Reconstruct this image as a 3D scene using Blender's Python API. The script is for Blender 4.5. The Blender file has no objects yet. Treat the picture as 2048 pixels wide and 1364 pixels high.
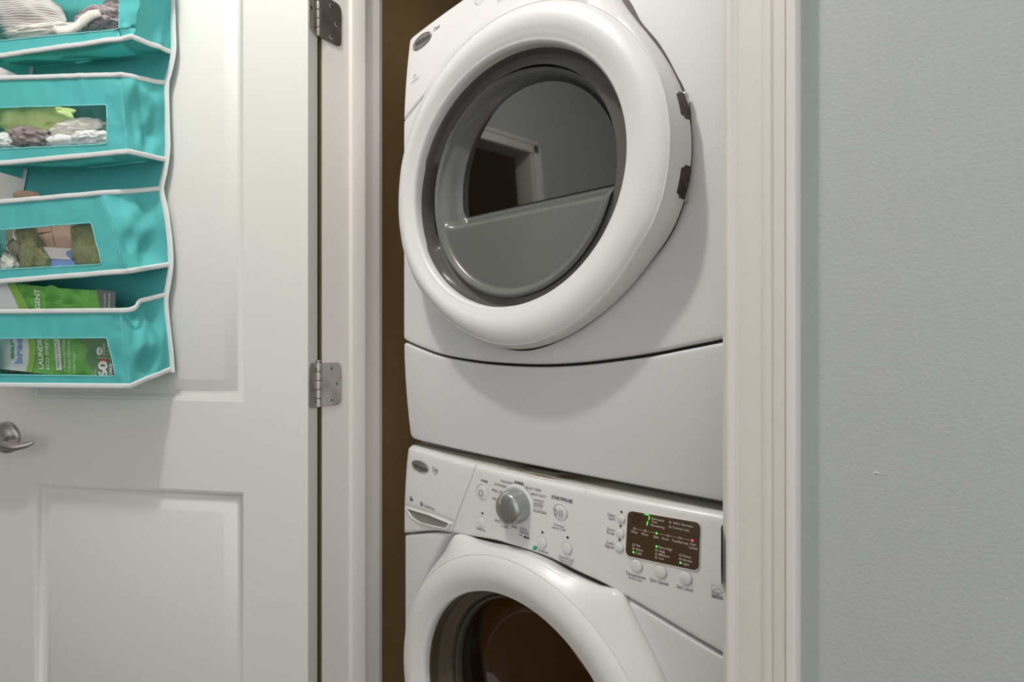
import bpy, bmesh, math, random
from math import sin, cos, pi, sqrt, atan2, radians, hypot
from mathutils import Vector, Matrix, noise
random.seed(7)
C = bpy.context.scene.collection

# ------------------------------------------------------------------ camera
# world: x runs along the closet wall, y into the closet, z up (metres)
F = 1000.0                              # focal length in pixels of the 2048 wide frame
TH = math.atan2(1224.0, F)
DS = (sin(TH), -cos(TH)); DN = (cos(TH), sin(TH))
CAM = (0.93545, -0.53997, 1.14)
cam_d = bpy.data.cameras.new('camera'); cam = bpy.data.objects.new('camera', cam_d); C.objects.link(cam)
cam_d.lens = 36.0 * F / 2048.0; cam_d.sensor_width = 36.0; cam_d.clip_start = 0.02
cam.location = CAM; cam.rotation_euler = (pi/2, 0, pi/2 - TH)
bpy.context.scene.camera = cam

# ------------------------------------------------------------------ world, lamps, exposure
sc = bpy.context.scene
w = bpy.data.worlds.new('world'); sc.world = w; w.use_nodes = True
bg = w.node_tree.nodes['Background']; bg.inputs[0].default_value = (0.985, 0.99, 1.0, 1); bg.inputs[1].default_value = 0.90
def lamp(kind, name, loc, energy, size, color=(1, 1, 1), target=None, sx=None):
    d = bpy.data.lights.new(name, kind); o = bpy.data.objects.new(name, d); C.objects.link(o)
    d.energy = energy; d.color = color; o.location = loc
    if kind == 'POINT': d.shadow_soft_size = size
    else:
        d.size = size
        if sx: d.shape = 'RECTANGLE'; d.size_y = sx
        o.rotation_euler = (Vector(target) - Vector(loc)).to_track_quat('-Z', 'Y').to_euler()
    return o
LAMP = (0.30, -0.68, 2.68)
lamp('POINT', 'ceiling_lamp_bulb', LAMP, 36, 0.04, (1.0, 0.965, 0.93))
sc.view_settings.view_transform = 'Standard'; sc.view_settings.look = 'None'
sc.view_settings.exposure = 0.40; sc.view_settings.gamma = 1.0; sc.view_settings.use_curve_mapping = False

# ------------------------------------------------------------------ geometry of the view -> real planes
def ray(px, py):
    u = (px - 1024) / F
    return (u*DS[0] + DS_C, u*DN[0] + DN_C) if False else (u*DS[0] - 0 + DS[1], u*DN[0] + DN[1])
def R2(px):
    u = (px - 1024) / F
    return (u*DS[0] + DS[1], u*DN[0] + DN[1])      # wall-frame direction per unit of depth
def on_plane(px, py, y):                            # point on the plane y = const
    r = R2(px); Z = (y - CAM[1]) / r[1]
    return CAM[0] + r[0]*Z, CAM[2] - (py - 682)/F*Z
def on_surf(px, py, surf):                          # point on a front surface y = surf(x, z)
    y = 0.12
    for _ in range(14):
        s, z = on_plane(px, py, y); y = surf(s, z)
    return s, z
E_ = (-0.85534, -0.51806); M_ = (0.51806, -0.85534); DC = 0.04   # open door: along, outward normal, face offset
def on_door(px, py, wd):                            # (u along door, z) at distance wd from the door face
    r = R2(px); Z = (DC + wd - (CAM[0]*M_[0] + CAM[1]*M_[1])) / (r[0]*M_[0] + r[1]*M_[1])
    p = (CAM[0] + r[0]*Z, CAM[1] + r[1]*Z)
    return p[0]*E_[0] + p[1]*E_[1], CAM[2] - (py - 682)/F*Z
def dw(u, wd, z): return (E_[0]*u + M_[0]*(DC + wd), E_[1]*u + M_[1]*(DC + wd), z)

# ------------------------------------------------------------------ materials
def srgb(r, g, b):
    f = lambda c: (c/255/12.92) if c/255 <= .04045 else ((c/255 + .055)/1.055)**2.4
    return (f(r), f(g), f(b), 1)
def mat(name, col, rough=.5, metal=0, spec=.5, bump=None, coat=0, var=None, emit=None, es=1, ior=1.45, aniso=None):
    m = bpy.data.materials.new(name); m.use_nodes = True; nt = m.node_tree; b = nt.nodes['Principled BSDF']
    b.inputs['Base Color'].default_value = col; b.inputs['Roughness'].default_value = rough
    b.inputs['Metallic'].default_value = metal; b.inputs['Specular IOR Level'].default_value = spec
    b.inputs['IOR'].default_value = ior; b.inputs['Coat Weight'].default_value = coat; b.inputs['Coat Roughness'].default_value = .08
    if emit: b.inputs['Emission Color'].default_value = emit; b.inputs['Emission Strength'].default_value = es
    if bump or var:
        tc = nt.nodes.new('ShaderNodeTexCoord')
    if bump:                                        # (scale, strength, distance[, stretch])
        n = nt.nodes.new('ShaderNodeTexNoise'); n.inputs['Scale'].default_value = bump[0]; n.inputs['Detail'].default_value = 3
        mp = nt.nodes.new('ShaderNodeMapping'); nt.links.new(tc.outputs['Object'], mp.inputs[0])
        if len(bump) > 3: mp.inputs['Scale'].default_value = bump[3]
        nt.links.new(mp.outputs[0], n.inputs['Vector'])
        bp = nt.nodes.new('ShaderNodeBump'); bp.inputs['Strength'].default_value = bump[1]; bp.inputs['Distance'].default_value = bump[2]
        nt.links.new(n.outputs['Fac'], bp.inputs['Height']); nt.links.new(bp.outputs[0], b.inputs['Normal'])
    if var:                                         # (scale, other colour, low, high)
        n = nt.nodes.new('ShaderNodeTexNoise'); n.inputs['Scale'].default_value = var[0]; n.inputs['Detail'].default_value = 5
        nt.links.new(tc.outputs['Object'], n.inputs['Vector'])
        r = nt.nodes.new('ShaderNodeMapRange'); r.inputs[1].default_value = var[2]; r.inputs[2].default_value = var[3]
        nt.links.new(n.outputs['Fac'], r.inputs[0])
        mx = nt.nodes.new('ShaderNodeMix'); mx.data_type = 'RGBA'
        mx.inputs[6].default_value = col; mx.inputs[7].default_value = var[1]
        nt.links.new(r.outputs[0], mx.inputs[0]); nt.links.new(mx.outputs[2], b.inputs['Base Color'])
    return m
def clear(name, tint, gloss, rough=.03, ior=1.5, bump=None):   # see-through sheet: transparent + reflection
    m = bpy.data.materials.new(name); m.use_nodes = True; nt = m.node_tree; nt.nodes.clear()
    o = nt.nodes.new('ShaderNodeOutputMaterial'); t = nt.nodes.new('ShaderNodeBsdfTransparent'); t.inputs[0].default_value = tint
    g = nt.nodes.new('ShaderNodeBsdfGlossy'); g.inputs['Roughness'].default_value = rough
    fr = nt.nodes.new('ShaderNodeLayerWeight'); fr.inputs[0].default_value = .5
    pw_ = nt.nodes.new('ShaderNodeMath'); pw_.operation = 'POWER'; pw_.inputs[1].default_value = 4; nt.links.new(fr.outputs['Facing'], pw_.inputs[0])
    mm = nt.nodes.new('ShaderNodeMath'); mm.operation = 'MULTIPLY_ADD'; mm.inputs[1].default_value = .7*gloss; mm.inputs[2].default_value = .045*gloss
    nt.links.new(pw_.outputs[0], mm.inputs[0])
    mx = nt.nodes.new('ShaderNodeMixShader'); nt.links.new(mm.outputs[0], mx.inputs[0]); nt.links.new(t.outputs[0], mx.inputs[1]); nt.links.new(g.outputs[0], mx.inputs[2])
    if bump:
        tc = nt.nodes.new('ShaderNodeTexCoord'); n = nt.nodes.new('ShaderNodeTexNoise'); n.inputs['Scale'].default_value = bump[0]
        nt.links.new(tc.outputs['Object'], n.inputs['Vector']); bp = nt.nodes.new('ShaderNodeBump'); bp.inputs['Strength'].default_value = bump[1]; bp.inputs['Distance'].default_value = bump[2]
        nt.links.new(n.outputs['Fac'], bp.inputs['Height']); nt.links.new(bp.outputs[0], g.inputs['Normal']); nt.links.new(bp.outputs[0], fr.inputs['Normal'])
    nt.links.new(mx.outputs[0], o.inputs[0]); return m
M = {}
M['wall'] = mat('wall_paint_grey', srgb(172, 176, 175), .55, bump=(330, .35, .0012))
M['closet'] = mat('closet_paint_beige', srgb(190, 160, 112), .6, bump=(80, .2, .002))
M['ceiling'] = mat('ceiling_paint', srgb(225, 222, 215), .8)
M['floor'] = mat('floor_wood', srgb(128, 110, 92), .4, bump=(8, .2, .002, (1, 14, 1)), var=(6, srgb(100, 84, 70), .35, .65))
M['trim'] = mat('trim_paint_warm_white', srgb(216, 212, 207), .34, bump=(220, .12, .0008))
M['door'] = mat('door_paint_white', srgb(216, 216, 211), .38, bump=(260, .10, .0006))
M['white'] = mat('appliance_white_enamel', srgb(219, 219, 220), .22, coat=.35)
M['plastic'] = mat('appliance_white_plastic', srgb(219, 219, 218), .34, coat=.15)
M['side'] = mat('appliance_side_enamel', srgb(215, 215, 212), .3)
M['dark'] = mat('seam_dark', srgb(40, 38, 34), .6)
M['bracket'] = mat('stacking_bracket_grey', srgb(130, 126, 118), .5)
M['grey'] = mat('door_bowl_grey_plastic', srgb(100, 102, 99), .2, coat=.3)
M['bezel'] = mat('door_recess_grey', srgb(92, 90, 86), .15, coat=.3)
M['greydark'] = mat('door_bezel_dark_grey', srgb(74, 66, 54), .22, coat=.5)
M['mirror'] = mat('tinted_glass', srgb(22, 20, 17), .035, ior=2.3, spec=.6)
M['black'] = mat('black_gloss', srgb(14, 13, 12), .25)
M['silver'] = mat('silver_knob', srgb(168, 172, 170), .3, metal=.75)
M['nickel'] = mat('satin_nickel', srgb(190, 187, 181), .36, metal=1, bump=(500, .1, .0004, (1, 1, .05)), var=(30, srgb(160, 153, 146), .4, .75))
M['steel'] = mat('strike_steel', srgb(190, 190, 188), .22, metal=1)
M['badge'] = mat('badge_pewter', srgb(140, 138, 134), .4, metal=.6)
M['ink'] = mat('printed_ink_grey', srgb(62, 66, 74), .6)
M['inklight'] = mat('printed_ink_light', srgb(150, 154, 160), .6)
M['leaf'] = mat('printed_leaf_green', srgb(60, 160, 120), .6)
M['disp'] = mat('display_brown', srgb(70, 54, 34), .2)
M['disptext'] = mat('display_text', srgb(215, 205, 195), .5)
M['ghost'] = mat('display_ghost', srgb(32, 26, 17), .4)
M['led_g'] = mat('led_green', srgb(60, 200, 60), .4, emit=srgb(90, 255, 90), es=.9)
M['led_r'] = mat('led_red', srgb(230, 60, 90), .4, emit=srgb(255, 70, 110), es=1.0)
M['led_off'] = mat('led_off', srgb(50, 30, 25), .3)
M['rimw'] = mat('display_rim', srgb(205, 200, 196), .3)
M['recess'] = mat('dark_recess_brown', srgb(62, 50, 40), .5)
M['rust'] = mat('worn_hinge_brown', srgb(72, 58, 42), .45, var=(120, srgb(28, 24, 20), .45, .6))
M['drum'] = mat('drum_stainless', srgb(200, 164, 112), .35, metal=.6)
M['gasket'] = mat('door_gasket_rubber', srgb(70, 66, 60), .5)
M['glass'] = clear('washer_bowl_glass', (.62, .54, .42, 1), .9, .03, 1.5)
M['teal'] = mat('teal_nonwoven', srgb(90, 190, 190), .75, bump=(1400, .35, .0005))
nt_ = M['teal'].node_tree; tr_ = nt_.nodes.new('ShaderNodeBsdfTranslucent'); tr_.inputs[0].default_value = srgb(60, 190, 180); mx_ = nt_.nodes.new('ShaderNodeMixShader'); mx_.inputs[0].default_value = .2
nt_.links.new(nt_.nodes['Principled BSDF'].outputs[0], mx_.inputs[1]); nt_.links.new(tr_.outputs[0], mx_.inputs[2]); nt_.links.new(mx_.outputs[0], nt_.nodes['Material Output'].inputs[0])
M['bind'] = mat('white_binding', srgb(214, 218, 217), .7, bump=(900, .4, .0006))
M['pvc'] = clear('clear_vinyl', (.95, .96, .95, 1), 1.3, .08, 1.45, (9, .5, .01))
M['stitch'] = mat('stitch_thread', srgb(140, 212, 212), .7)
M['knit'] = None
M['lime'] = mat('lime_cloth', srgb(214, 232, 158), .85, bump=(60, .5, .004))
M['greycloth'] = mat('grey_brown_cloth', srgb(176, 164, 164), .85, bump=(120, .6, .003), var=(40, srgb(140, 126, 126), .35, .7))
M['heather'] = mat('heather_cloth', srgb(206, 190, 196), .95, bump=(700, .9, .0015), var=(420, srgb(120, 104, 112), .42, .6))
M['whitecloth'] = mat('white_cloth', srgb(245, 245, 246), .85, bump=(50, .5, .004))
M['cream'] = mat('cream_cloth', srgb(242, 236, 228), .85, bump=(90, .4, .002))
M['felt'] = mat('green_brown_felt', srgb(132, 144, 104), .95, bump=(260, 1, .003), var=(90, srgb(120, 112, 72), .4, .7))
M['card'] = mat('brown_cardboard', srgb(206, 170, 150), .8, var=(20, srgb(190, 156, 136), .4, .7))
M['cardline'] = mat('cardboard_crease', srgb(120, 88, 74), .8)
M['blue'] = mat('blue_box', srgb(128, 160, 220), .5)
M['boxwhite'] = mat('box_white', srgb(236, 226, 224), .5)
M['taupe'] = mat('taupe_pouch', srgb(160, 146, 128), .7)
M['greensh'] = mat('pouch_green', srgb(118, 190, 88), .3, var=(28, srgb(78, 146, 66), .35, .65))
M['greenl'] = mat('pouch_green_light', srgb(140, 190, 84), .3)
M['greend'] = mat('pouch_green_dark', srgb(82, 124, 78), .3, var=(16, srgb(98, 142, 94), .4, .6))
M['pouchw'] = mat('pouch_white', srgb(226, 226, 228), .3)
M['pouchg'] = mat('pouch_charcoal', srgb(104, 112, 108), .3)
M['txtw'] = mat('pouch_text_white', srgb(232, 236, 230), .5)
M['txtg'] = mat('pouch_text_green', srgb(88, 160, 122), .5)
M['txtb'] = mat('pouch_text_blue', srgb(130, 170, 220), .5)
M['heart'] = mat('pouch_heart_red', srgb(226, 60, 76), .5)
def knit():
    m = bpy.data.materials.new('grey_ribbed_mesh'); m.use_nodes = True; nt = m.node_tree; b = nt.nodes['Principled BSDF']; b.inputs['Roughness'].default_value = .85
    tc = nt.nodes.new('ShaderNodeTexCoord'); wv = nt.nodes.new('ShaderNodeTexWave'); wv.bands_direction = 'Z'; wv.inputs['Scale'].default_value = 75; wv.inputs['Distortion'].default_value = 1.2; wv.inputs['Detail'].default_value = 1
    wv.inputs['Detail Scale'].default_value = .6
    nt.links.new(tc.outputs['Object'], wv.inputs[0]); cr = nt.nodes.new('ShaderNodeValToRGB'); cr.color_ramp.elements[0].color = srgb(160, 152, 150); cr.color_ramp.elements[1].color = srgb(238, 232, 229)
    nt.links.new(wv.outputs['Fac'], cr.inputs[0]); nt.links.new(cr.outputs[0], b.inputs['Base Color'])
    bp = nt.nodes.new('ShaderNodeBump'); bp.inputs['Strength'].default_value = .5; bp.inputs['Distance'].default_value = .001
    nt.links.new(wv.outputs['Fac'], bp.inputs['Height']); nt.links.new(bp.outputs[0], b.inputs['Normal']); return m
M['knit'] = knit()
def rusty():
    m = bpy.data.materials.new('washer_top_stained'); m.use_nodes = True; nt = m.node_tree; b = nt.nodes['Principled BSDF']; b.inputs['Roughness'].default_value = .4
    tc = nt.nodes.new('ShaderNodeTexCoord'); n = nt.nodes.new('ShaderNodeTexNoise'); n.inputs['Scale'].default_value = 26; n.inputs['Detail'].default_value = 4
    mp = nt.nodes.new('ShaderNodeMapping'); mp.inputs['Scale'].default_value = (.55, 2.2, 1); nt.links.new(tc.outputs['Object'], mp.inputs[0]); nt.links.new(mp.outputs[0], n.inputs['Vector'])
    sx = nt.nodes.new('ShaderNodeSeparateXYZ'); nt.links.new(tc.outputs['Object'], sx.inputs[0])
    g = nt.nodes.new('ShaderNodeMapRange'); g.inputs[1].default_value = .30; g.inputs[2].default_value = .40; nt.links.new(sx.outputs[0], g.inputs[0])
    g2 = nt.nodes.new('ShaderNodeMapRange'); g2.inputs[1].default_value = .56; g2.inputs[2].default_value = .47; nt.links.new(sx.outputs[0], g2.inputs[0])
    mu = nt.nodes.new('ShaderNodeMath'); mu.operation = 'MULTIPLY'; nt.links.new(g.outputs[0], mu.inputs[0]); nt.links.new(g2.outputs[0], mu.inputs[1])
    r = nt.nodes.new('ShaderNodeMapRange'); r.inputs[1].default_value = .43; r.inputs[2].default_value = .56; nt.links.new(n.outputs['Fac'], r.inputs[0])
    m2 = nt.nodes.new('ShaderNodeMath'); m2.operation = 'MULTIPLY'; nt.links.new(mu.outputs[0], m2.inputs[0]); nt.links.new(r.outputs[0], m2.inputs[1])
    mx = nt.nodes.new('ShaderNodeMix'); mx.data_type = 'RGBA'; mx.inputs[6].default_value = srgb(190, 192, 180); mx.inputs[7].default_value = srgb(112, 72, 28)
    nt.links.new(m2.outputs[0], mx.inputs[0]); nt.links.new(mx.outputs[2], b.inputs['Base Color']); return m
M['top'] = rusty()

# ------------------------------------------------------------------ object helpers
def setp(o, label=None, cat=None, group=None, kind=None):
    if label: o['label'] = label
    if cat: o['category'] = cat
    if group: o['group'] = group
    if kind: o['kind'] = kind
    return o
def thing(name, loc, label, cat, group=None):
    o = bpy.data.objects.new(name, None); C.objects.link(o); o.location = loc; o.empty_display_size = .05
    return setp(o, label, cat, group)
BASE = {}
def obj(name, verts, faces, m, parent=None, smooth=True, mats=None, fm=None, label=None):
    me = bpy.data.meshes.new(name); me.from_pydata([tuple(v) for v in verts], [], faces)
    for k in (mats or [m]): me.materials.append(k)
    if fm: me.polygons.foreach_set('material_index', fm)
    bm = bmesh.new(); bm.from_mesh(me); bmesh.ops.recalc_face_normals(bm, faces=bm.faces); bm.to_mesh(me); bm.free()
    if smooth: me.polygons.foreach_set('use_smooth', [True]*len(me.polygons)); me.set_sharp_from_angle(angle=radians(38))
    # origin at the middle of the part
    xs = [v.co for v in me.vertices]
    c = Vector((0, 0, 0))
    if xs: c = Vector([(min(v[i] for v in xs) + max(v[i] for v in xs))/2 for i in range(3)])
    KEEP = name in KEEPORG
    if KEEP: c = Vector((0, 0, 0))
    me.transform(Matrix.Translation(-c))
    o = bpy.data.objects.new(name, me); C.objects.link(o)
    po = Vector((0, 0, 0))
    if parent is not None: o.parent = parent; po = worg(parent)
    o.location = c - po
    if label: o['label'] = label
    return o
KEEPORG = {'top_panel'}
def worg(o):
    v = Vector(o.location)
    while o.parent: o = o.parent; v += Vector(o.location)
    return v
class B:                                            # collects shapes into one mesh
    def __init__(s): s.v = []; s.f = []; s.m = []
    def add(s, vs, fs, mi=0):
        n = len(s.v); s.v += [tuple(v) for v in vs]; s.f += [tuple(i + n for i in f) for f in fs]; s.m += [mi]*len(fs); return s
    def grid(s, fn, nu, nv, mi=0, cu=False, cv=False):
        vs = [fn(i/(nu if True else 1), j/nv) for j in range(nv + (0 if cv else 1)) for i in range(nu + (0 if cu else 1))]
        W = nu if cu else nu + 1; H = nv if cv else nv + 1
        fs = [(j*W + i, j*W + (i+1) % W, ((j+1) % H)*W + (i+1) % W, ((j+1) % H)*W + i) for j in range(nv) for i in range(nu)]
        return s.add(vs, fs, mi)
    def box(s, x0, x1, y0, y1, z0, z1, b=.0, mi=0, tf=None):
        if b <= 0:
            vs = [(x, y, z) for z in (z0, z1) for y in (y0, y1) for x in (x0, x1)]
            fs = [(0, 1, 3, 2), (4, 6, 7, 5), (0, 4, 5, 1), (2, 3, 7, 6), (0, 2, 6, 4), (1, 5, 7, 3)]
        else:
            bm = bmesh.new(); bmesh.ops.create_cube(bm, size=1)
            for v in bm.verts: v.co = Vector(((x0+x1)/2 + v.co.x*(x1-x0), (y0+y1)/2 + v.co.y*(y1-y0), (z0+z1)/2 + v.co.z*(z1-z0)))
            bmesh.ops.bevel(bm, geom=bm.edges[:], offset=b, segments=3, affect='EDGES', profile=.5)
            bm.verts.index_update(); vs = [tuple(v.co) for v in bm.verts]; fs = [tuple(v.index for v in f.verts) for f in bm.faces]; bm.free()
        if tf: vs = [tf(*v) for v in vs]
        return s.add(vs, fs, mi)
    def tube(s, pts, r, n=8, cap=True, mi=0, flat=None, up=(0, 0, 1)):
        P = [Vector(p) for p in pts]; vs = []
        up = Vector(up)
        for i, p in enumerate(P):
            t = (P[min(i+1, len(P)-1)] - P[max(i-1, 0)]).normalized()
            a = t.cross(up); a = a.normalized() if a.length > 1e-3 else Vector((1, 0, 0)); b2 = a.cross(t).normalized()
            rr = r[i] if isinstance(r, (list, tuple)) else r
            for k in range(n):
                an = 2*pi*k/n; q = p + a*cos(an)*rr*(flat[0] if flat else 1) + b2*sin(an)*rr*(flat[1] if flat else 1); vs.append(q)
        fs = [(i*n + k, i*n + (k+1) % n, (i+1)*n + (k+1) % n, (i+1)*n + k) for i in range(len(P)-1) for k in range(n)]
        if cap: fs += [tuple(range(n))[::-1], tuple(range((len(P)-1)*n, len(P)*n))]
        return s.add(vs, fs, mi)
    def build(s, name, m, parent=None, smooth=True, label=None, kind=None):
        o = obj(name, s.v, s.f, m if not isinstance(m, list) else m[0], parent, smooth, mats=m if isinstance(m, list) else None, fm=s.m if isinstance(m, list) else None, label=label)
        if kind: o['kind'] = kind
        return o
def sub(o, lv=1):
    md = o.modifiers.new('smooth', 'SUBSURF'); md.levels = lv; md.render_levels = lv; return o
def lin(pts, x):                                    # piecewise linear
    if x <= pts[0][0]: return pts[0][1]
    for (a, b), (c, d) in zip(pts, pts[1:]):
        if x <= c: return b + (d - b)*(x - a)/(c - a)
    return pts[-1][1]
def cat(pts, x):                                    # smooth interpolation (Catmull-Rom)
    n = len(pts)
    if x <= pts[0][0]: return pts[0][1]
    if x >= pts[-1][0]: return pts[-1][1]
    for i in range(n-1):
        if x <= pts[i+1][0]:
            x0, y0 = pts[i]; x1, y1 = pts[i+1]; h = x1 - x0; t = (x - x0)/h
            m0 = ((y1 - y0)/h if i == 0 else (y1 - pts[i-1][1])/(x1 - pts[i-1][0]))
            m1 = ((y1 - y0)/h if i == n-2 else (pts[i+2][1] - y0)/(pts[i+2][0] - x0))
            return (2*t**3 - 3*t*t + 1)*y0 + (t**3 - 2*t*t + t)*h*m0 + (-2*t**3 + 3*t*t)*y1 + (t**3 - t*t)*h*m1
def sst(a, b, x):
    t = min(1, max(0, (x - a)/(b - a))); return t*t*(3 - 2*t)
# lettering: built-in font turned into flat meshes
_tc = {}
def glyphs(txt, bold=0.0, shear=0.0):
    k = (txt, bold, shear)
    if k in _tc: return _tc[k]
    cu = bpy.data.curves.new('t', 'FONT'); cu.body = txt; cu.size = 1; cu.offset = bold; cu.shear = shear; cu.resolution_u = 3; cu.fill_mode = 'FRONT'
    o = bpy.data.objects.new('t', cu); C.objects.link(o); dg = bpy.context.evaluated_depsgraph_get(); dg.update()
    me = o.evaluated_get(dg).to_mesh(); v = [tuple(p.co) for p in me.vertices]; f = [tuple(p.vertices) for p in me.polygons]
    o.evaluated_get(dg).to_mesh_clear(); bpy.data.objects.remove(o); bpy.data.curves.remove(cu)
    _tc[k] = (v, f); return v, f
# ------------------------------------------------------------------ THE SETTING
JL, JR = 0.0, 0.777            # opening between the jambs
HEAD = 2.045
def wallbox(name, x0, x1, y0, y1, z0, z1, m):
    return setp(B().box(x0, x1, y0, y1, z0, z1).build(name, m, smooth=False), kind='structure')
wallbox('floor', -2.6, 2.4, -3.6, 1.05, -.05, 0, M['floor'])
wallbox('ceiling', -2.6, 2.4, -3.6, 1.05, 2.75, 2.82, M['ceiling'])
wallbox('wall_front_right', JR + .02, 2.4, 0, .12, 0, 2.75, M['wall'])
wallbox('wall_front_left', -2.2, JL - .02, 0, .12, 0, 2.75, M['wall'])
wallbox('wall_front_header', JL - .02, JR + .02, 0, .12, HEAD + .02, 2.75, M['wall'])
wallbox('wall_closet_left', -.20, -.12, .12, .95, 0, 2.75, M['closet'])
wallbox('wall_closet_right', .93, 1.0, .12, .95, 0, 2.75, M['closet'])
wallbox('wall_closet_back', -.20, 1.0, .95, 1.02, 0, 2.75, M['closet'])
b = B().box(-.12, JL - .02, .1201, .125, 0, 2.75).box(JR + .02, .93, .1201, .125, 0, 2.75); setp(b.build('wall_closet_front', M['closet'], smooth=False), kind='structure')
LW = -.86
wallbox('wall_left', LW - .12, LW, -.86, 0, 0, 2.75, M['wall'])
wallbox('wall_left_far', LW - .12, LW, -3.6, -1.66, 0, 2.75, M['wall'])
wallbox('wall_left_header', LW - .12, LW, -1.66, -.86, 2.05, 2.75, M['wall'])
# jambs with door stop, then casings
def vprism(name, prof, z0, z1, m, smooth=True):     # profile in x,y swept up
    n = len(prof); v = [(x, y, z) for z in (z0, z1) for x, y in prof]
    f = [(i, (i+1) % n, n + (i+1) % n, n + i) for i in range(n)] + [tuple(range(n))[::-1], tuple(range(n, 2*n))]
    return obj(name, v, f, m, None, smooth)
JB = .1375
stop = [(JL, -.001), (JL, .060), (JL + .004, .0605), (JL + .0085, .0625), (JL + .010, .066), (JL + .010, .0935), (JL, .0938), (JL, JB), (JL - .019, JB), (JL - .019, -.001)]
setp(vprism('trim_1', stop, 0, HEAD, M['trim']), kind='structure')
jr = setp(vprism('trim_2', [(JR - (x - JL), y) for x, y in stop], 0, HEAD, M['trim']), kind='structure')
hj = B().box(JL - .019, JR + .019, -.001, JB, HEAD, HEAD + .019).box(JL, JR, .060, .0938, HEAD - .010, HEAD, .002)
setp(hj.build('trim_3', M['trim']), kind='structure')
# colonial casing: (distance from inner edge, thickness)
cas = [(0, 0), (0, .0088), (.001, .0102), (.0035, .0112), (.006, .0108), (.0075, .0092), (.0095, .0084), (.011, .0090), (.0125, .0080), (.0135, .0086), (.034, .0108),
       (.0350, .0125), (.0385, .0146), (.0425, .0148), (.0445, .0130), (.0455, .0128), (.0458, .0152), (.050, .0172), (.0555, .0172), (.0568, .0160), (.0572, .0200), (.0625, .0208), (.0645, .0202), (.0655, .0185), (.0660, 0)]
ci = on_plane(1450, 682, -.010)[0]
setp(vprism('trim_4', [(ci + d, -t) for d, t in cas], 0, HEAD + .006 + .066, M['trim']), label='white moulded door casing right of the closet opening', kind='structure')
setp(vprism('trim_5', [(JL - .030 - d, -t) for d, t in cas], 0, HEAD + .072, M['trim']), kind='structure')
v = [(x, -t, HEAD + .006 + d) for x in (JL - .071, ci + .066) for d, t in cas]; n = len(cas)
setp(obj('trim_6', v, [(i, i+1, n+i+1, n+i) for i in range(n-1)] + [tuple(range(n))[::-1], tuple(range(n, 2*n))], M['trim']), kind='structure')
b = B().tube([(x, y, 2.75 - .001) for x, y in ()] or [(0, 0, 0), (0, 0, 0.001)], .0001) if False else None
M['gap_shade'] = mat('jamb_gap_shade_olive', srgb(112, 102, 62), .8)  # olive colour imitates the deep shade in the slot between door and jamb
setp(B().box(JL - .029, JL - .0006, -.0022, .0, 0, HEAD, .0004).build('trim_gap_shade', M['gap_shade']), kind='structure')  # added flat strip carrying that painted shade, not a separate moulding
# casing behind the washer room side of the jamb, a sliver seen at the jamb's far edge
setp(B().box(JL - .075, JL - .004, JB, JB + .011, 0, HEAD + .07, .002).build('trim_7', M['trim']), kind='structure')
b = B()
for y0_, y1_ in ((-.86, -.794), (-1.726, -1.66)): b.box(LW - .001, LW + .012, y0_, y1_, 0, 2.11, .003).box(LW, LW + .018, y0_ if y0_ < -1 else y1_ - .02, y0_ + .02 if y0_ < -1 else y1_, 0, 2.11, .003)
b.box(LW - .001, LW + .012, -1.726, -.794, 2.05, 2.116, .003).box(LW - .12, LW, -.88, -.8595, 0, 2.05, .001).box(LW - .12, LW, -1.6605, -1.64, 0, 2.05, .001).box(LW, LW + .018, -1.726, -.794, 2.096, 2.118, .003)
setp(b.build('trim_8', M['trim']), kind='structure')
wallbox('wall_hall_end', LW, .35, -3.72, -3.6, 0, 2.75, M['wall'])
wallbox('wall_side_room_near', LW - 1.6, LW - .12, -.5, -.4, 0, 2.75, M['closet'])
wallbox('wall_side_room_far', LW - 1.6, LW - .12, -2.6, -2.5, 0, 2.75, M['closet'])
wallbox('wall_side_room', LW - 1.6, LW - 1.5, -2.6, 0, 0, 2.75, M['closet'])
# shallow paint nicks
# strike plate on the right jamb, its curved lip standing proud
stp = B()
def strike(u, v):
    z = .8905 + .057*v + 0.0
    a = u*pi*.6
    return (JR - .0012 - .0075*(1 - cos(a))*.9, .026 - .035*u, z)
z0 = on_plane(1447, 1176, -.004)[1]; z1 = on_plane(1447, 1056, -.004)[1]
stp = B()
for th_ in (0, .0012):
    stp.grid(lambda u, v: (JR - .0012 - th_ + (.0045*sst(.75, 1, u)), .045 - .058*u, z0 + (z1 - z0)*v + (.004*sst(.6, 1, u)*(1 - 2*v))), 14, 8)
o = stp.build('strike_plate', M['steel'], jr, label='steel strike plate lip')

sx1 = on_plane(1747, 945, 0); sx2 = on_plane(1759, 947, 0)
B().tube([(sx1[0], -.0003, sx1[1]), ((sx1[0]+sx2[0])/2, -.0006, sx1[1] + .0006), (sx2[0], -.0003, sx2[1])], .0005, 5).build('scratch', M['trim'], bpy.data.objects['wall_front_right'])
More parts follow.
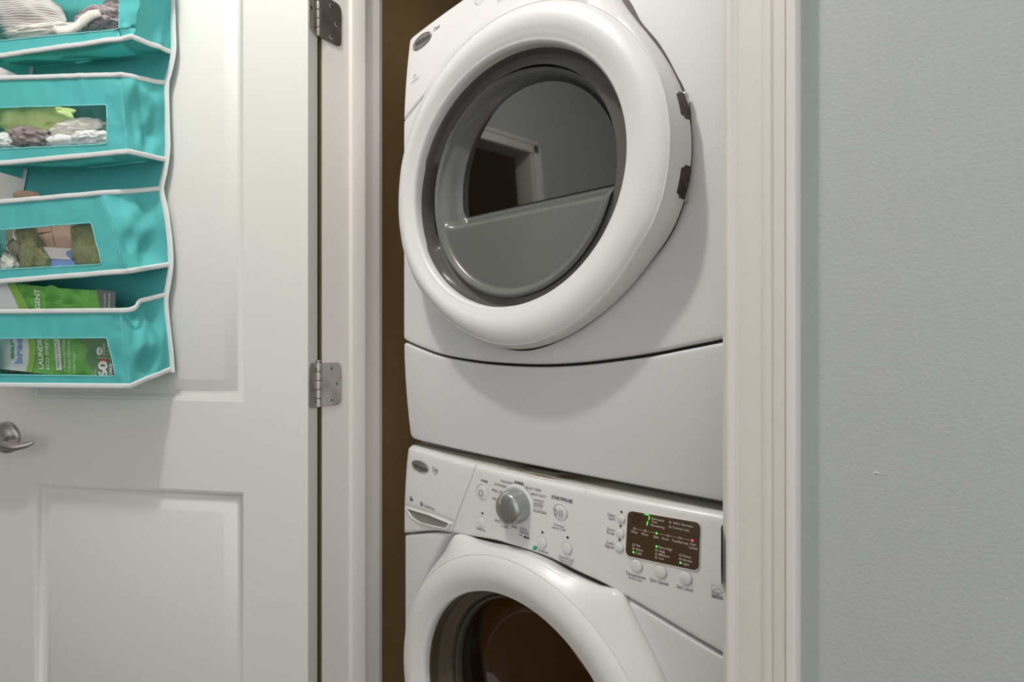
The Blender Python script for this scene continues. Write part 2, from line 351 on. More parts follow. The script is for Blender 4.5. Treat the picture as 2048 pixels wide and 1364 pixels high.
# ------------------------------------------------------------------ DOOR (open, closet face towards us)
DU0, DU1, DZ0, DZ1, DT = .0081, .772, .012, 2.035, .035
door = thing('door_1', (0, 0, 0), 'white moulded panel door standing open, satin nickel hinges and lever', 'door'); door['kind'] = 'structure'
def door_tf(u, w_, z): return dw(u, w_, z)
pan = [(.145, .631, 1.0202, 1.915), (.145, .631, .235, .8403)]
prof = [(0, 0), (.0006, -.0016), (.0060, -.0040), (.0066, -.0052), (.0120, -.0080), (.0126, -.0092), (.0190, -.0112), (.0208, -.0112), (.0215, -.0108), (.0418, -.0010), (.0430, -.0006)]
db = B()
us = [DU0, pan[0][0], pan[0][1], DU1]; zs = [DZ0, pan[1][2], pan[1][3], pan[0][2], pan[0][3], DZ1]
for i in range(3):
    for j in range(5):
        if i == 1 and j in (1, 3): continue
        db.add([dw(us[i], 0, zs[j]), dw(us[i+1], 0, zs[j]), dw(us[i+1], 0, zs[j+1]), dw(us[i], 0, zs[j+1])], [(0, 1, 2, 3)])
db.add([dw(u, w_, z) for w_ in (0, -DT) for u, z in ((DU0, DZ0), (DU1, DZ0), (DU1, DZ1), (DU0, DZ1))], [(0, 1, 5, 4), (1, 2, 6, 5), (2, 3, 7, 6), (3, 0, 4, 7), (4, 5, 6, 7)])
slab = db.build('door_slab', M['door'], door, smooth=False)
bm = bmesh.new(); bm.from_mesh(slab.data); bmesh.ops.remove_doubles(bm, verts=bm.verts, dist=1e-5); bm.to_mesh(slab.data); bm.free()
for (a, b_, c, d) in pan:
    pb = B(); ring = []
    for e, h in prof:
        ring.append([dw(a + e, h, c + e), dw(b_ - e, h, c + e), dw(b_ - e, h, d - e), dw(a + e, h, d - e)])
    vs = [q for r in ring for q in r]
    fs = [(4*k + i, 4*k + (i+1) % 4, 4*k + 4 + (i+1) % 4, 4*k + 4 + i) for k in range(len(ring)-1) for i in range(4)] + [tuple(4*(len(ring)-1) + i for i in range(4))]
    pb.add(vs, fs).build('door_panel', M['door'], door)
# hinges: leaves on door edge and jamb, knuckles on the pin line, screws
def hinge(zc):
    H = .0889; z0, z1 = zc - H/2, zc + H/2
    hb = B(); px, py = -.004, -.006
    # jamb leaf: rounded corners on the far side, lies on the jamb face x = JL
    def leaf(fn, wdt):
        R = .0125; out = [(0, z0)]
        for k in range(7): a = -pi/2 + k*pi/12; out.append((wdt - R + R*cos(a), z0 + R + R*sin(a)))
        for k in range(7): a = k*pi/12; out.append((wdt - R + R*cos(a), z1 - R + R*sin(a)))
        out.append((0, z1)); n = len(out)
        v = [fn(p, q, 0) for p, q in out] + [fn(p, q, .0018) for p, q in out]
        return v, [tuple(range(n))[::-1], tuple(range(n, 2*n))] + [(i, (i+1) % n, n + (i+1) % n, n + i) for i in range(n)]
    jf = lambda p, q, h: (JL + .0003 + h, -.004 + p, q)
    df = lambda p, q, h: dw(DU0 - .0003 - h, -DT - .004 + p - 0.0, q)
    base = thing  # noqa
    v, f = leaf(jf, .0455)
    body = obj('hinge', v, f, M['nickel'], door)
    v, f = leaf(df, .0375); obj('hinge_leaf', v, f, M['nickel'], body)
    pc = (JL - .001, -.0085)
    for k in range(5):
        a0 = z0 + H/5*k + .0005; a1 = z0 + H/5*(k+1) - .0005
        kb = B().tube([(pc[0], pc[1], a0), (pc[0], pc[1], a0 + .0006), (pc[0], pc[1], a1 - .0006), (pc[0], pc[1], a1)], [.0060, .0066, .0066, .0060], 18)
        kb.build('knuckle', M['nickel'], body)
    B().tube([(pc[0], pc[1], z1), (pc[0], pc[1], z1 + .002), (pc[0], pc[1], z1 + .0025), (pc[0], pc[1], z1 + .005), (pc[0], pc[1], z1 + .0062)], [.0035, .0035, .0062, .0062, .004], 16).build('pin', M['nickel'], body)
    for fn, pts in ((jf, ((.022, z0 + .0125), (.034, zc), (.022, z1 - .0125))), (df, ((.016, z0 + .0125), (.029, zc), (.016, z1 - .0125)))):
        for p, q in pts:
            sb = B(); R = .0042
            sb.add([fn(p, q, .0026)] + [fn(p + R*.7*cos(a), q + R*.7*sin(a), .0025) for a in [2*pi*i/14 for i in range(14)]] + [fn(p + R*cos(a), q + R*sin(a), .0019) for a in [2*pi*i/14 for i in range(14)]],
                   [(0, 1+i, 1+(i+1) % 14) for i in range(14)] + [(1+i, 15+i, 15+(i+1) % 14, 1+(i+1) % 14) for i in range(14)], 0)
            for (l, t) in ((.0026, .0006), (.0006, .0026)):
                sb.add([fn(p - l, q - t, .0028), fn(p + l, q - t, .0028), fn(p + l, q + t, .0028), fn(p - l, q + t, .0028)], [(0, 1, 2, 3)], 1)
            sb.build('screw', [M['steel'], M['dark']], body)
hinge(on_plane(650, 770, 0)[1]); hinge(on_plane(650, 31, 0)[1]); hinge(.32)
# lever handle
hu, hz = on_door(6, 876, .008)
hb = B()
rp = [(0, .0), (.0, .034), (.003, .034), (.006, .0325), (.008, .029), (.0085, .026), (.011, .022), (.0125, .018), (.0135, .013), (.030, .0115), (.045, .0115), (.048, .009), (.0485, 0)]
hb.grid(lambda a, k: dw(hu + rp[round(k*12)][1]*cos(2*pi*a), rp[round(k*12)][0], hz + rp[round(k*12)][1]*sin(2*pi*a)), 36, 12, cu=True)
lh = hb.build('door_handle', M['nickel'], door)
lp = [(hu - .002, .040, hz), (hu - .02, .046, hz + .001), (hu - .04, .050, hz - .001), (hu - .062, .050, hz - .006), (hu - .082, .046, hz - .009), (hu - .098, .040, hz - .006), (hu - .108, .034, hz - .001)]
B().tube([dw(*p) for p in lp], [.0105, .0095, .0085, .0078, .0072, .0062, .0035], 14, flat=(.8, 1.05)).build('lever', M['nickel'], lh)

# ------------------------------------------------------------------ APPLIANCES
SL, SR = .0712, .757
def kf(d, kl, kr): return (kl if d < 0 else kr)*d*d
def yD(s, z): return .125 + kf(s - .43, .17, .05) + .02*(max(0, abs(z - 1.37) - .2)/.245)**2
def yW(s, z): return .113 + kf(s - .43, .27, .15) + .012*(max(0, z - .75)/.165)**2
def samples(a, b, r, n, extra=()):
    t = [0, .06, .17, .34, .6, 1.0]
    s = [a + r*k for k in t] + [a + r + (b - a - 2*r)*k/n for k in range(1, n)] + [b - r*k for k in reversed(t)]
    return sorted(set([round(x, 6) for x in s] + [round(x, 6) for x in extra]))
def panel(name, s0, s1, zb, zt, surf, r=.006, R=(.0, .0, .0, .0), m=None, parent=None, ns=44, nz=16, depth=.03, hole=None, yoff=0., label=None, topround=None):
    # R = corner radii: bottom-left, bottom-right, top-left, top-right
    S = samples(s0, s1, max(r, R[0], R[2], .006), ns); T = [0, .1, .3, .62, 1.0]
    verts = []; rows = []
    def ends(s):
        lo, hi = zb(s), zt(s)
        for RR, side, bot in ((R[0], s - s0, 1), (R[2], s - s0, 0), (R[1], s1 - s, 1), (R[3], s1 - s, 0)):
            if RR and side < RR:
                k = RR - sqrt(max(0, RR*RR - (RR - side)**2))
                if bot: lo += k
                else: hi -= k
        return lo, hi
    rt = topround or r
    for s in S:
        lo, hi = ends(s)
        col = [lo + r*k for k in T] + [lo + r + (hi - rt - lo - r)*k/nz for k in range(1, nz)] + [hi - rt*k for k in reversed(T)]
        cc = []
        for z in col:
            dx = min(s - s0, s1 - s); y = surf(s, z) + yoff
            off = 0
            for d, rr in ((dx, r), (z - lo, r), (hi - z, rt)):
                if d < rr: off = max(off, rr - sqrt(max(0, rr*rr - (rr - d)**2)))
            cc.append(len(verts)); verts.append((s, y + off, z))
        rows.append(cc)
    faces = []
    for i in range(len(rows)-1):
        for j in range(len(rows[0])-1):
            q = (rows[i][j], rows[i+1][j], rows[i+1][j+1], rows[i][j+1])
            if hole:
                c = [sum(verts[k][a] for k in q)/4 for a in (0, 2)]
                if hypot(c[0] - hole[0], c[1] - hole[1]) < hole[2]: continue
            faces.append(q)
    # skirt
    loop = rows[0][:] + [rows[i][-1] for i in range(1, len(rows))] + rows[-1][::-1][1:] + [rows[i][0] for i in range(len(rows)-2, 0, -1)]
    n0 = len(verts)
    for k in loop: x, y, z = verts[k]; verts.append((x, y + depth, z))
    n = len(loop)
    for i in range(n): faces.append((loop[i], loop[(i+1) % n], n0 + (i+1) % n, n0 + i))
    return obj(name, verts, faces, m, parent, label=label)
# seam curves, measured on the fronts
def curve(pts, surf): return [on_surf(x, y, surf) for x, y in pts]
smile = curve([(804, 680), (840, 696), (882, 711), (951, 723.5), (1010, 729), (1074, 731.5), (1130, 730), (1190, 725), (1293, 711), (1380, 694), (1450, 680)], yD)
consW = curve([(803, 1066), (870, 1064), (898, 1068), (985, 1082), (1019, 1092), (1087.6, 1114.6), (1156, 1147), (1224, 1180)], yW)
sR = on_surf(1448, 1313, yW)
consW[0] = (SL, consW[0][1])
consW = consW[:2] + [p for p in consW[2:]] + [(sR[0], sR[1])]
consD = [(SL, on_surf(806, 242, yD)[1]), on_surf(880, 155, yD), (.30, on_surf(1000, 42, yD)[1] + .0), (.41, on_surf(1040, 20, yD)[1] + .004), (.52, on_surf(1090, 1, yD)[1]), (.62, on_surf(880, 155, yD)[1]), (SR, on_surf(806, 242, yD)[1])]
consD = [consD[0], consD[1], (.33, 1.694), (.43, 1.700), (.53, 1.694), (.68, consD[1][1]), consD[-1]]

def polar(tab):                                      # closed smooth radius table in degrees
    t = sorted(tab); ext = [(a - 360, r) for a, r in t] + t + [(a + 360, r) for a, r in t]
    return lambda deg: cat(ext, ((deg + 180) % 360) - 180)
outW = polar([(-180, .272), (-172, .274), (-150, .276), (-90, .280), (-60, .282), (-30, .289), (0, .294), (20, .297), (34.5, .300), (44.5, .307), (51.4, .3175), (55, .322), (60.5, .300), (70, .2835), (77.5, .281), (99.5, .276), (110, .285), (116, .298), (120, .303), (124, .2955), (127.2, .288), (135, .276), (143.7, .2695), (155.5, .2705), (169, .272)])
# ---------- WASHER
washer = thing('washing_machine', (.414, .46, 0), 'white front-loading washing machine with control knob, below the dryer', 'washing machine')
B().box(SL + .004, SL + .012, .165, .80, .02, .905, .002).box(SR - .012, SR - .004, .165, .80, .02, .905, .002).box(SL + .012, SR - .012, .79, .80, .02, .905).box(SL + .012, SR - .012, .165, .79, .02, .03).box(SL + .012, SR - .012, .165, .79, .895, .905).build('cabinet', M['side'], washer)
for x in (SL + .05, SR - .05):
    for y in (.22, .74): B().tube([(x, y, 0), (x, y, .008), (x, y, .03)], [.022, .022, .012], 14).build('foot', M['dark'], washer)
KEEPORG.add('top_panel')
tp = B().grid(lambda u, v: (SL + .003 + (SR - SL - .006)*u, yW(SL + (SR - SL)*u, .905) + .006 + (.80 - .16)*v*v, .9125), 40, 10)
tp.build('top_panel', M['top'], washer, label='rust stained top edge')
panel('console', SL, SR, lambda s: cat(consW, s) + .0012, lambda s: .9132, yW, r=.006, R=(.004, .004, .012, .012), m=M['plastic'], parent=washer, ns=60, nz=24, depth=.005, topround=.009)
WC = (.4160, .5150)
def yWf(s_, z):                                      # cabinet front dips towards the door's upper and left edge
    dx, dz = s_ - WC[0], z - WC[1]; a = math.degrees(atan2(dz, dx)); g = hypot(dx, dz) - outW(a)
    return yW(s_, z) + .003 + (.024*sst(.030, .002, g)*sst(50, 62, a)*(1 - sst(150, 172, a)) if a > 0 else 0)
panel('front_panel', SL, SR, lambda s: .10, lambda s: cat(consW, s) - .0025, yWf, r=.005, R=(.012, .012, .006, .006), m=M['white'], parent=washer, ns=84, nz=90, depth=.04, hole=(WC[0], WC[1], .202))
# dark backing seen in the seams
panel('seam_gasket', SL + .004, SR - .004, lambda s: cat(consW, s) - .018, lambda s: cat(consW, s) + .018, yW, r=.004, m=M['bracket'], parent=washer, ns=40, nz=3, depth=.01, yoff=.022)

def door_ring(name, cen, Rb, Rf, Rc, Ri, yb, yf, yi, m, parent, lift=.012, N=192, lip=.012, rec=.0):
    """outer side wall, flat shoulder, crease, raised round ring, rolled inner lip"""
    verts = []; K = None
    for i in range(N):
        a = 2*pi*i/N; dg = math.degrees(a); dg = dg - 360 if dg > 180 else dg
        rb, rf, rc, ri = Rb(dg), Rf(dg), Rc(dg), Ri(dg); rf = max(rf, rc + .0006)
        sh = rf - rc; yo = yf + rec*sst(.002, .022, sh)   # shoulder width, its outer edge lies further back
        P = [(rb - .004, yb + .012), (rb, yb), (rb + (rf - rb)*.5, yb + (yo - yb)*.5), (rf + .0012, min(yb, yo + .0065)), (rf + .0004, min(yb, yo + .0035)), (rf - min(.002, .3*sh), yo + .0012 - (yo - yf)*.04), (rf - min(.0045, .6*sh), yo - (yo - yf)*.10), (rc + sh*.45, yf + (yo - yf)*.42),
             (rc + .0004, yf - .0002), (rc - .0008, yf + .0003), (rc - .0025, yf - .0010)]
        for k in range(1, 13):
            t = k/13; r_ = rc - .0025 + (ri + lip - rc + .0025)*t
            P.append((r_, yf - .0010 - lift*(sin(pi*min(1, t*.92 + .02))**.85) ))
        ye = P[-1][1]
        P += [(ri + lip*.80, ye + .0015), (ri + lip*.62, ye + .0030), (ri + lip*.4, ye + .0032), (ri + lip*.2, ye + .0045), (ri + lip*.05, ye + .0085), (ri, yi), (ri + .0005, yi + .012)]
        K = len(P)
        for r_, y in P: verts.append((cen[0] + r_*cos(a), y, cen[1] + r_*sin(a)))
    faces = [(i*K + k, i*K + k + 1, ((i+1) % N)*K + k + 1, ((i+1) % N)*K + k) for i in range(N) for k in range(K-1)]
    return obj(name, verts, faces, m, parent)
RcW = lambda d: .2675
ring = door_ring('door_ring', WC, lambda d: outW(d) + .001, outW, RcW, lambda d: .2070 + .002*cos(radians(2*d)), .117, .088, .094, M['plastic'], washer, lift=.008, rec=.020)
# inside the washer door: dark bezel, clear bowl, rubber gasket, drum
def lathe(name, cen, prof, m, parent, N=128, a0=0, a1=2*pi, label=None):
    full = abs(a1 - a0 - 2*pi) < 1e-6; n = N; b = B()
    b.grid(lambda u, v: (cen[0] + prof[round(v*(len(prof)-1))][0]*cos(a0 + (a1 - a0)*u), prof[round(v*(len(prof)-1))][1], cen[1] + prof[round(v*(len(prof)-1))][0]*sin(a0 + (a1 - a0)*u)), n, len(prof)-1, cu=full)
    return b.build(name, m, parent, label=label)
bz = lathe('door_bezel', WC, [(.211, .101), (.2065, .103), (.2050, .116), (.2040, .124), (.2010, .127), (.1900, .129), (.1860, .132), (.1835, .140), (.1830, .160)], M['greydark'], ring)
lathe('bowl_rim', WC, [(.1832, .146), (.180, .1425), (.176, .1435), (.174, .149), (.174, .158)], M['gasket'], ring)
lathe('glass_bowl', WC, [(.175, .150), (.172, .162), (.163, .190), (.150, .212), (.130, .226), (.098, .233), (.05, .236), (.0005, .237)], M['glass'], ring)
lathe('gasket', WC, [(.184, .160), (.190, .168), (.182, .185), (.192, .200), (.196, .225), (.206, .235)], M['gasket'], washer)
lathe('drum', WC, [(.184, .232), (.200, .236), (.232, .242), (.247, .255), (.250, .30), (.250, .44), (.250, .56), (.235, .575), (.12, .59), (.0005, .592)], M['drum'], washer)
for k in range(3):
    a = radians(70 + 120*k - 30); b = B()
    def bf(u, v, a=a):
        w_ = (u - .5)*.09; h = .058*(cos(pi*(u - .5))**1.5)*(.55 + .45*cos(pi*(v - .5)))
        r_ = .250 - h; return (WC[0] + (r_*cos(a) - w_*sin(a)), .25 + .31*v, WC[1] + (r_*sin(a) + w_*cos(a)))
    b.grid(bf, 12, 8).build('drum_baffle', M['drum'], washer)

# detergent drawer: seam, scoop under it
def strip(name, pts, surf, wd, m, parent, lift=.0004, label=None):   # thin recessed-looking line following the front
    b = B(); v = []
    for i, (s, z) in enumerate(pts):
        a = pts[max(i-1, 0)]; c = pts[min(i+1, len(pts)-1)]; dx, dz = c[0]-a[0], c[1]-a[1]; L = hypot(dx, dz) or 1
        for sg in (-.5, .5):
            x, zz = s - dz/L*wd*sg, z + dx/L*wd*sg; v.append((x, surf(x, zz) - lift, zz))
    n = len(pts); b.add(v, [(2*i, 2*i+1, 2*i+3, 2*i+2) for i in range(n-1)])
    return b.build(name, m, parent, label=label)
def dense(pts, k=6):
    out = []
    for (a, b_), (c, d) in zip(pts, pts[1:]):
        for i in range(k): out.append((a + (c-a)*i/k, b_ + (d-b_)*i/k))
    return out + [pts[-1]]
# drawer front: a slightly proud skin
dl = [on_surf(x, y, yW) for x, y in ((806, 1012), (850, 1027), (903, 1046))]
dtop = lambda s: .9132
sT = on_surf(951, 940, yW); sB = on_surf(912, 1040, yW)
def drawer():
    v = []; S = 26; Tn = 18; r = .004
    zl = lambda s: cat([(SL, dl[0][1]), (dl[1][0], dl[1][1]), (dl[2][0], dl[2][1]), (sB[0] + .01, dl[2][1] - .004)], s)
    for i in range(S+1):
        for j in range(Tn+1):
            q = j/Tn; qq = q
            zb_, zt_ = None, None
            # right edge leans: interpolate with height
            fu = i/S; fu = fu + .0
            z_ap = dl[1][1] + (.9132 - dl[1][1])*q
            se = sB[0] + (sT[0] - sB[0])*sst(-.2, 1.2, q)*1.0
            if q < .12: se -= .010*(1 - sqrt(max(0, 1 - (1 - q/.12)**2)))
            s = SL + (se - SL)*fu
            cr = .013 - sqrt(max(0, .013**2 - max(0, .013 - (s - SL))**2)); zt = .9132 - cr
            lo = zl(s); z = lo + (zt - lo)*q
            e = min((se - s), (z - lo), s - SL)
            off = r - sqrt(max(0, r*r - (r - e)**2)) if e < r else 0
            tr = .011; e2 = zt - z
            if e2 < tr: off = max(off, tr - sqrt(max(0, tr*tr - (tr - e2)**2)))
            v.append((s - .0004, yW(s, z) - .0012 + off, z))
    W_ = Tn + 1; f = [(i*W_ + j, (i+1)*W_ + j, (i+1)*W_ + j+1, i*W_ + j+1) for i in range(S) for j in range(Tn)]
    loop = [i*W_ for i in range(S+1)] + [S*W_ + j for j in range(1, W_)]
    n0 = len(v)
    for k in loop: x, y, z = v[k]; v.append((x, y + .006, z))
    f += [(loop[i], loop[i+1], n0 + i + 1, n0 + i) for i in range(len(loop)-1)]
    return obj('detergent_drawer', v, f, M['plastic'], washer)
drw = drawer()
# scoop recess under the drawer lip
sc_pts = [on_surf(x, y, yW) for x, y in ((814, 1016), (826, 1034), (842, 1044), (868, 1051), (893, 1056), (899, 1046), (860, 1030))]
cx = sum(p[0] for p in sc_pts)/7; cz_ = sum(p[1] for p in sc_pts)/7
pp = dense(sc_pts + [sc_pts[0]], 5)[:-1]; n = len(pp)
v = []; 
for k, (sc_, dy) in enumerate(((1.12, .0), (1.0, .0012), (.93, .0035), (.6, .0075), (.01, .0085))):
    for p in pp:
        x = cx + (p[0] - cx)*sc_; z = cz_ + (p[1] - cz_)*sc_; v.append((x, yW(x, z) - .0012 + dy - (.0012 if k == 0 else 0)*0, z))
f = [(k*n + i, k*n + (i+1) % n, (k+1)*n + (i+1) % n, (k+1)*n + i) for k in range(1, 4) for i in range(n)]
scoop = B()
vv = []
for k, (sc_, up, dy) in enumerate(((1.16, 0, 0.0002), (1.12, 0, -.0020), (1.08, 0, -.0036), (1.0, 0, -.0032), (.97, 0, -.0006), (.9, 0, .0), (.01, 0, .0))):
    for p in pp:
        x = max(SL + .009, cx + (p[0] - cx)*sc_); z = cz_ + (p[1] - cz_)*sc_; vv.append((x, yW(x, z) - .0002 + dy, z))
nl = 6
scoop.add(vv, [(k*n + i, k*n + (i+1) % n, (k+1)*n + (i+1) % n, (k+1)*n + i) for k in range(nl) for i in range(n)])
sco = scoop.build('drawer_grip', M['plastic'], washer)
sk = B(); vv = []
for sc_, dy in ((.985, -.0012), (.7, -.0011), (.01, -.0010)):
    for p in pp:
        x = cx + (p[0] - cx)*sc_; z = cz_ + (p[1] - cz_)*sc_; vv.append((x, yW(x, z) + dy, z))
sk.add(vv, [(k*n + i, k*n + (i+1) % n, (k+1)*n + (i+1) % n, (k+1)*n + i) for k in range(2) for i in range(n)])
sk.build('grip_recess', M['bracket'], sco)
strip('seam', dense([on_surf(x, y, yW) for x, y in ((953, 927), (950, 934), (944, 955), (930, 990), (918, 1022), (911, 1045), (904, 1064))], 4), yW, .0009, M['inklight'], washer)
strip('seam', dense([on_surf(x, y, yW) for x, y in ((1175, 977), (1170, 985), (1172, 1010), (1180, 1060), (1192, 1120))], 4), yW, .0006, mat('seam_faint', srgb(212, 211, 208), .4), washer)

# --- lettering on the fronts
def text_on(txt, p0, p1x, cap, surf, m, parent, bold=0, shear=0, name='lettering', lift=.0005, slope=None):
    """baseline starts at photo point p0 and ends at column p1x, capital height cap px"""
    v, f = glyphs(txt, bold, shear)
    if not v: return
    x0 = min(a[0] for a in v); x1 = max(a[0] for a in v); ch = .70
    s0, z0 = on_surf(p0[0], p0[1], surf); s1, _ = on_surf(p1x, p0[1] + (slope if slope is not None else .2*(p1x - p0[0])), surf)
    zt_ = on_surf(p0[0], p0[1] - cap, surf)[1]; kx = (s1 - s0)/(x1 - x0); kz = (zt_ - z0)/ch
    vs = []
    for a in v:
        s = s0 + (a[0] - x0)*kx; z = z0 + a[1]*kz; vs.append((s, surf(s, z) - lift, z))
    return obj(name, vs, f, m, parent, smooth=False)
def disc_on(px, py, rpx, surf, m, parent, name, prof, ax=1.0, N=28, label=None):
    s, z = on_surf(px, py, surf); zt_ = on_surf(px, py - rpx, surf)[1]; r = zt_ - z; y0 = surf(s, z); b = B()
    b.grid(lambda u, v: (s + r*ax*prof[round(v*(len(prof)-1))][0]*cos(2*pi*u), y0 - prof[round(v*(len(prof)-1))][1], z + r*prof[round(v*(len(prof)-1))][0]*sin(2*pi*u)), N, len(prof)-1, cu=True)
    return b.build(name, m, parent, label=label)
BT = [(1.16, -.0004), (1.12, .0003), (1.08, .0003), (1.06, -.0016), (1.0, -.0016), (1.0, .0014), (.96, .0022), (.85, .0026), (.4, .0030), (.001, .0031)]
gap = [(1.07, .00045), (.98, .00045)]
def button(px, py, r):
    o = disc_on(px, py, r, yW, M['plastic'], washer, 'button', [(1.0, -.001), (1.0, .0014), (.96, .0022), (.85, .0026), (.4, .0030), (.001, .0031)])
    disc_on(px, py, r, yW, M['inklight'], o, 'button_gap', [(1.09, .0004), (.98, .0004)])
    return o
def led(px, py, r, m=None, name='indicator'):
    return disc_on(px, py, r, yW, m or M['led_off'], washer, name, [(1.0, .0003), (.8, .0008), (.001, .0010)], N=16)
pw = button(965.7, 984.5, 15.5); st = button(1121.1, 1024.8, 16)
for p in ((965.7, 984.5, 15.5), (1121.1, 1024.8, 16)): disc_on(*p, yW, M['plastic'], washer, 'button_collar', [(1.30, .0001), (1.22, .0008), (1.14, .0010), (1.10, .0002)])
for p in ((963.5, 1044.6, 10.2), (1084, 1084.2, 11.2), (1133.8, 1096.7, 11.7), (1242.3, 1037.9, 9.0), (1240.3, 1066.2, 9.2), (1238.5, 1094.6, 9.4), (1273, 1130.9, 12.4), (1320.6, 1142.8, 12.8), (1370.9, 1155.1, 13.2)): button(*p)
for p in ((965, 1026.6, 2.6), (1085, 1064.3, 2.7), (1135.4, 1074.8, 2.9), (1243.1, 1023.8, 2.5), (1241.2, 1052.2, 2.5), (1239.4, 1079.9, 2.5)): led(*p)
T = text_on; I = M['ink']
ybtn = lambda s, z: yW(s, z) - .0033
# power symbol, play / pause
s, z = on_surf(964.2, 985, yW)
b = B(); b.tube([(s + .0048*sin(a), ybtn(s, z), z + .0056*cos(a)) for a in [radians(40 + 280*i/18) for i in range(19)]], .00045, 5); b.tube([(s, ybtn(s, z), z + .0015), (s, ybtn(s, z), z + .0062)], .00045, 5)
b.build('power_symbol', I, pw)
s, z = on_surf(1119, 1025, yW); b = B()
tri = [(-.0068, .0058), (-.0005, 0), (-.0068, -.0058), (-.0068, .0058)]
b.tube([(s + a_, ybtn(s, z), z + c_) for a_, c_ in tri], .00045, 5)
for dx in (.0028, .0068): b.tube([(s + dx, ybtn(s, z), z - .0056), (s + dx, ybtn(s, z), z + .0056)], .00045, 5)
b.build('play_pause_symbol', I, st)
for row in [('POWER', (962, 963), 976, 5.0, .02), ('COLD WASH', (1000.9, 963.4), 1025, 5.0, 0), ('ACTIVE WEAR', (988, 970), 1014, 5.0, 0), ('SMALL LOADS', (983.7, 981.3), 1013, 5.0, 0), ('DELICATES', (985.2, 998.6), 1010, 5.0, 0),
            ('NORMAL', (1028.7, 966.2), 1048.8, 5.4, .03), ('BULKY ITEMS', (1051.9, 977.2), 1082.3, 5.4, 0), ('HEAVY DUTY', (1062, 989.5), 1093.3, 5.4, 0), ('WHITEST', (1066.9, 1001.5), 1088.4, 5.2, 0), ('WHITES', (1067.6, 1008.6), 1086.2, 5.2, 0),
            ('ALLERGEN', (1066.9, 1022.8), 1092.5, 5.6, 0), ('RINSE / DRAIN', (990.3, 1042.4), 1018.5, 5.0, 0), ('& SPIN', (1003.8, 1053.4), 1016.7, 5.0, 0), ('SOAK', (1023.2, 1054.4), 1034.6, 5.4, 0),
            ('CLEAN', (1039.4, 1058.7), 1054.1, 5.4, 0), ('WASHER', (1039, 1065), 1057.8, 5.4, 0), ('with', (1039, 1070.5), 1045, 4.2, 0), ('affresh', (1047.5, 1075.0), 1059, 4.6, .06), ('TumbleFresh', (951.7, 1057), 970.8, 4.4, 0),
            ('START/PAUSE', (1103.1, 996.4), 1145.3, 6.4, .03), ('Press and', (1108.7, 1050.5), 1128, 4.6, 0), ('Hold to START', (1104, 1055.6), 1132.4, 4.6, 0), ('EcoBoost', (1076.8, 1102), 1096.9, 5.6, 0),
            ('Control Lock', (1117.8, 1114.4), 1148.3, 6.0, 0), ('Press and Hold', (1119.2, 1120.3), 1146, 4.2, 0), ('for 3 seconds', (1121.1, 1125.9), 1143.9, 4.2, 0),
            ('Delay', (1215.4, 1031), 1230.6, 6.0, 0), ('Start', (1217.4, 1038.6), 1230.6, 6.0, 0), ('Extra', (1215.2, 1060), 1228.9, 6.0, 0), ('Rinse', (1214.3, 1066.8), 1228.9, 6.0, 0), ('Cycle', (1212.6, 1086.6), 1227.3, 6.0, 0), ('Signal', (1210, 1093.3), 1227.3, 6.0, 0),
            ('Temperature', (1251.7, 1148.4), 1291, 7.2, 0), ('all cold rinses', (1257, 1156), 1284.5, 4.6, 0), ('Spin Speed', (1300.1, 1161.4), 1336.8, 7.2, 0), ('Soil Level', (1353.8, 1175.3), 1385.9, 7.4, 0),
            ('Duet', (865.5, 940.6), 876.3, 8.0, 0), ('TumbleFresh', (847, 1012), 869.3, 5.2, 0)]:
    tx, p0, x1, cp, bo = row
    sf = (lambda s, z: yW(s, z) - .0016) if tx == 'Duet' or x1 == 869.3 else yW
    T(tx, p0, x1, cp, sf, I, washer if sf is yW else drw, bold=bo)
T('TEST CYCLES', (1066.4, 1015.5), 1085.5, 4.2, yW, M['inklight'], washer)
strip('lettering', dense([on_surf(x, y, yW) for x, y in ((1048, 975), (1055, 982), (1060.5, 990), (1064, 999), (1066.3, 1010), (1085.5, 1014))], 4), yW, .0006, I, washer)
yDr = lambda s, z: yW(s, z) - .0016
for pts in (((865.5, 943.5), (870, 944.3), (875.5, 945.2)), ((867, 946.6), (871, 947), (875, 948)), ((868, 949), (872, 949))):
    strip('lettering', [on_surf(x, y, yDr) for x, y in pts], yDr, .0005, I, drw)
# round eco mark and drop mark on the drawer
def ringmark(px, py, r, surf, m, parent, wd=.25, N=20):
    s, z = on_surf(px, py, surf); zt_ = on_surf(px, py - r, surf)[1]; rr = zt_ - z; b = B()
    vs = [(s + rr*k*cos(a), surf(s, z) - .0005, z + rr*k*sin(a)) for k in (1, 1 - wd) for a in [2*pi*i/N for i in range(N)]]
    b.add(vs, [(i, (i+1) % N, N + (i+1) % N, N + i) for i in range(N)]); return b.build('lettering', m, parent)
ringmark(822.9, 997.4, 4.8, yDr, I, drw, .22); T('he', (819.8, 999), 826, 4.6, yDr, I, drw, bold=.05)
ringmark(843.2, 1007.6, 4.6, yDr, I, drw, .3); T('A', (841.2, 1010.6), 845.3, 5.6, yDr, I, drw)
s, z = on_surf(1070.5, 1096.5, yW)
b = B(); lf = [(-.0042, -.0035), (-.0045, .0008), (-.0015, .0036), (.0042, .0046), (.0045, .0005), (.0015, -.0030)]
b.add([(s + a_, yW(s, z) - .0005, z + c_) for a_, c_ in lf], [tuple(range(6))]); b.tube([(s - .0048, yW(s, z) - .0006, z - .0062), (s - .0028, yW(s, z) - .0006, z - .0020)], .0004, 5)
b.build('leaf_mark', M['leaf'], washer)
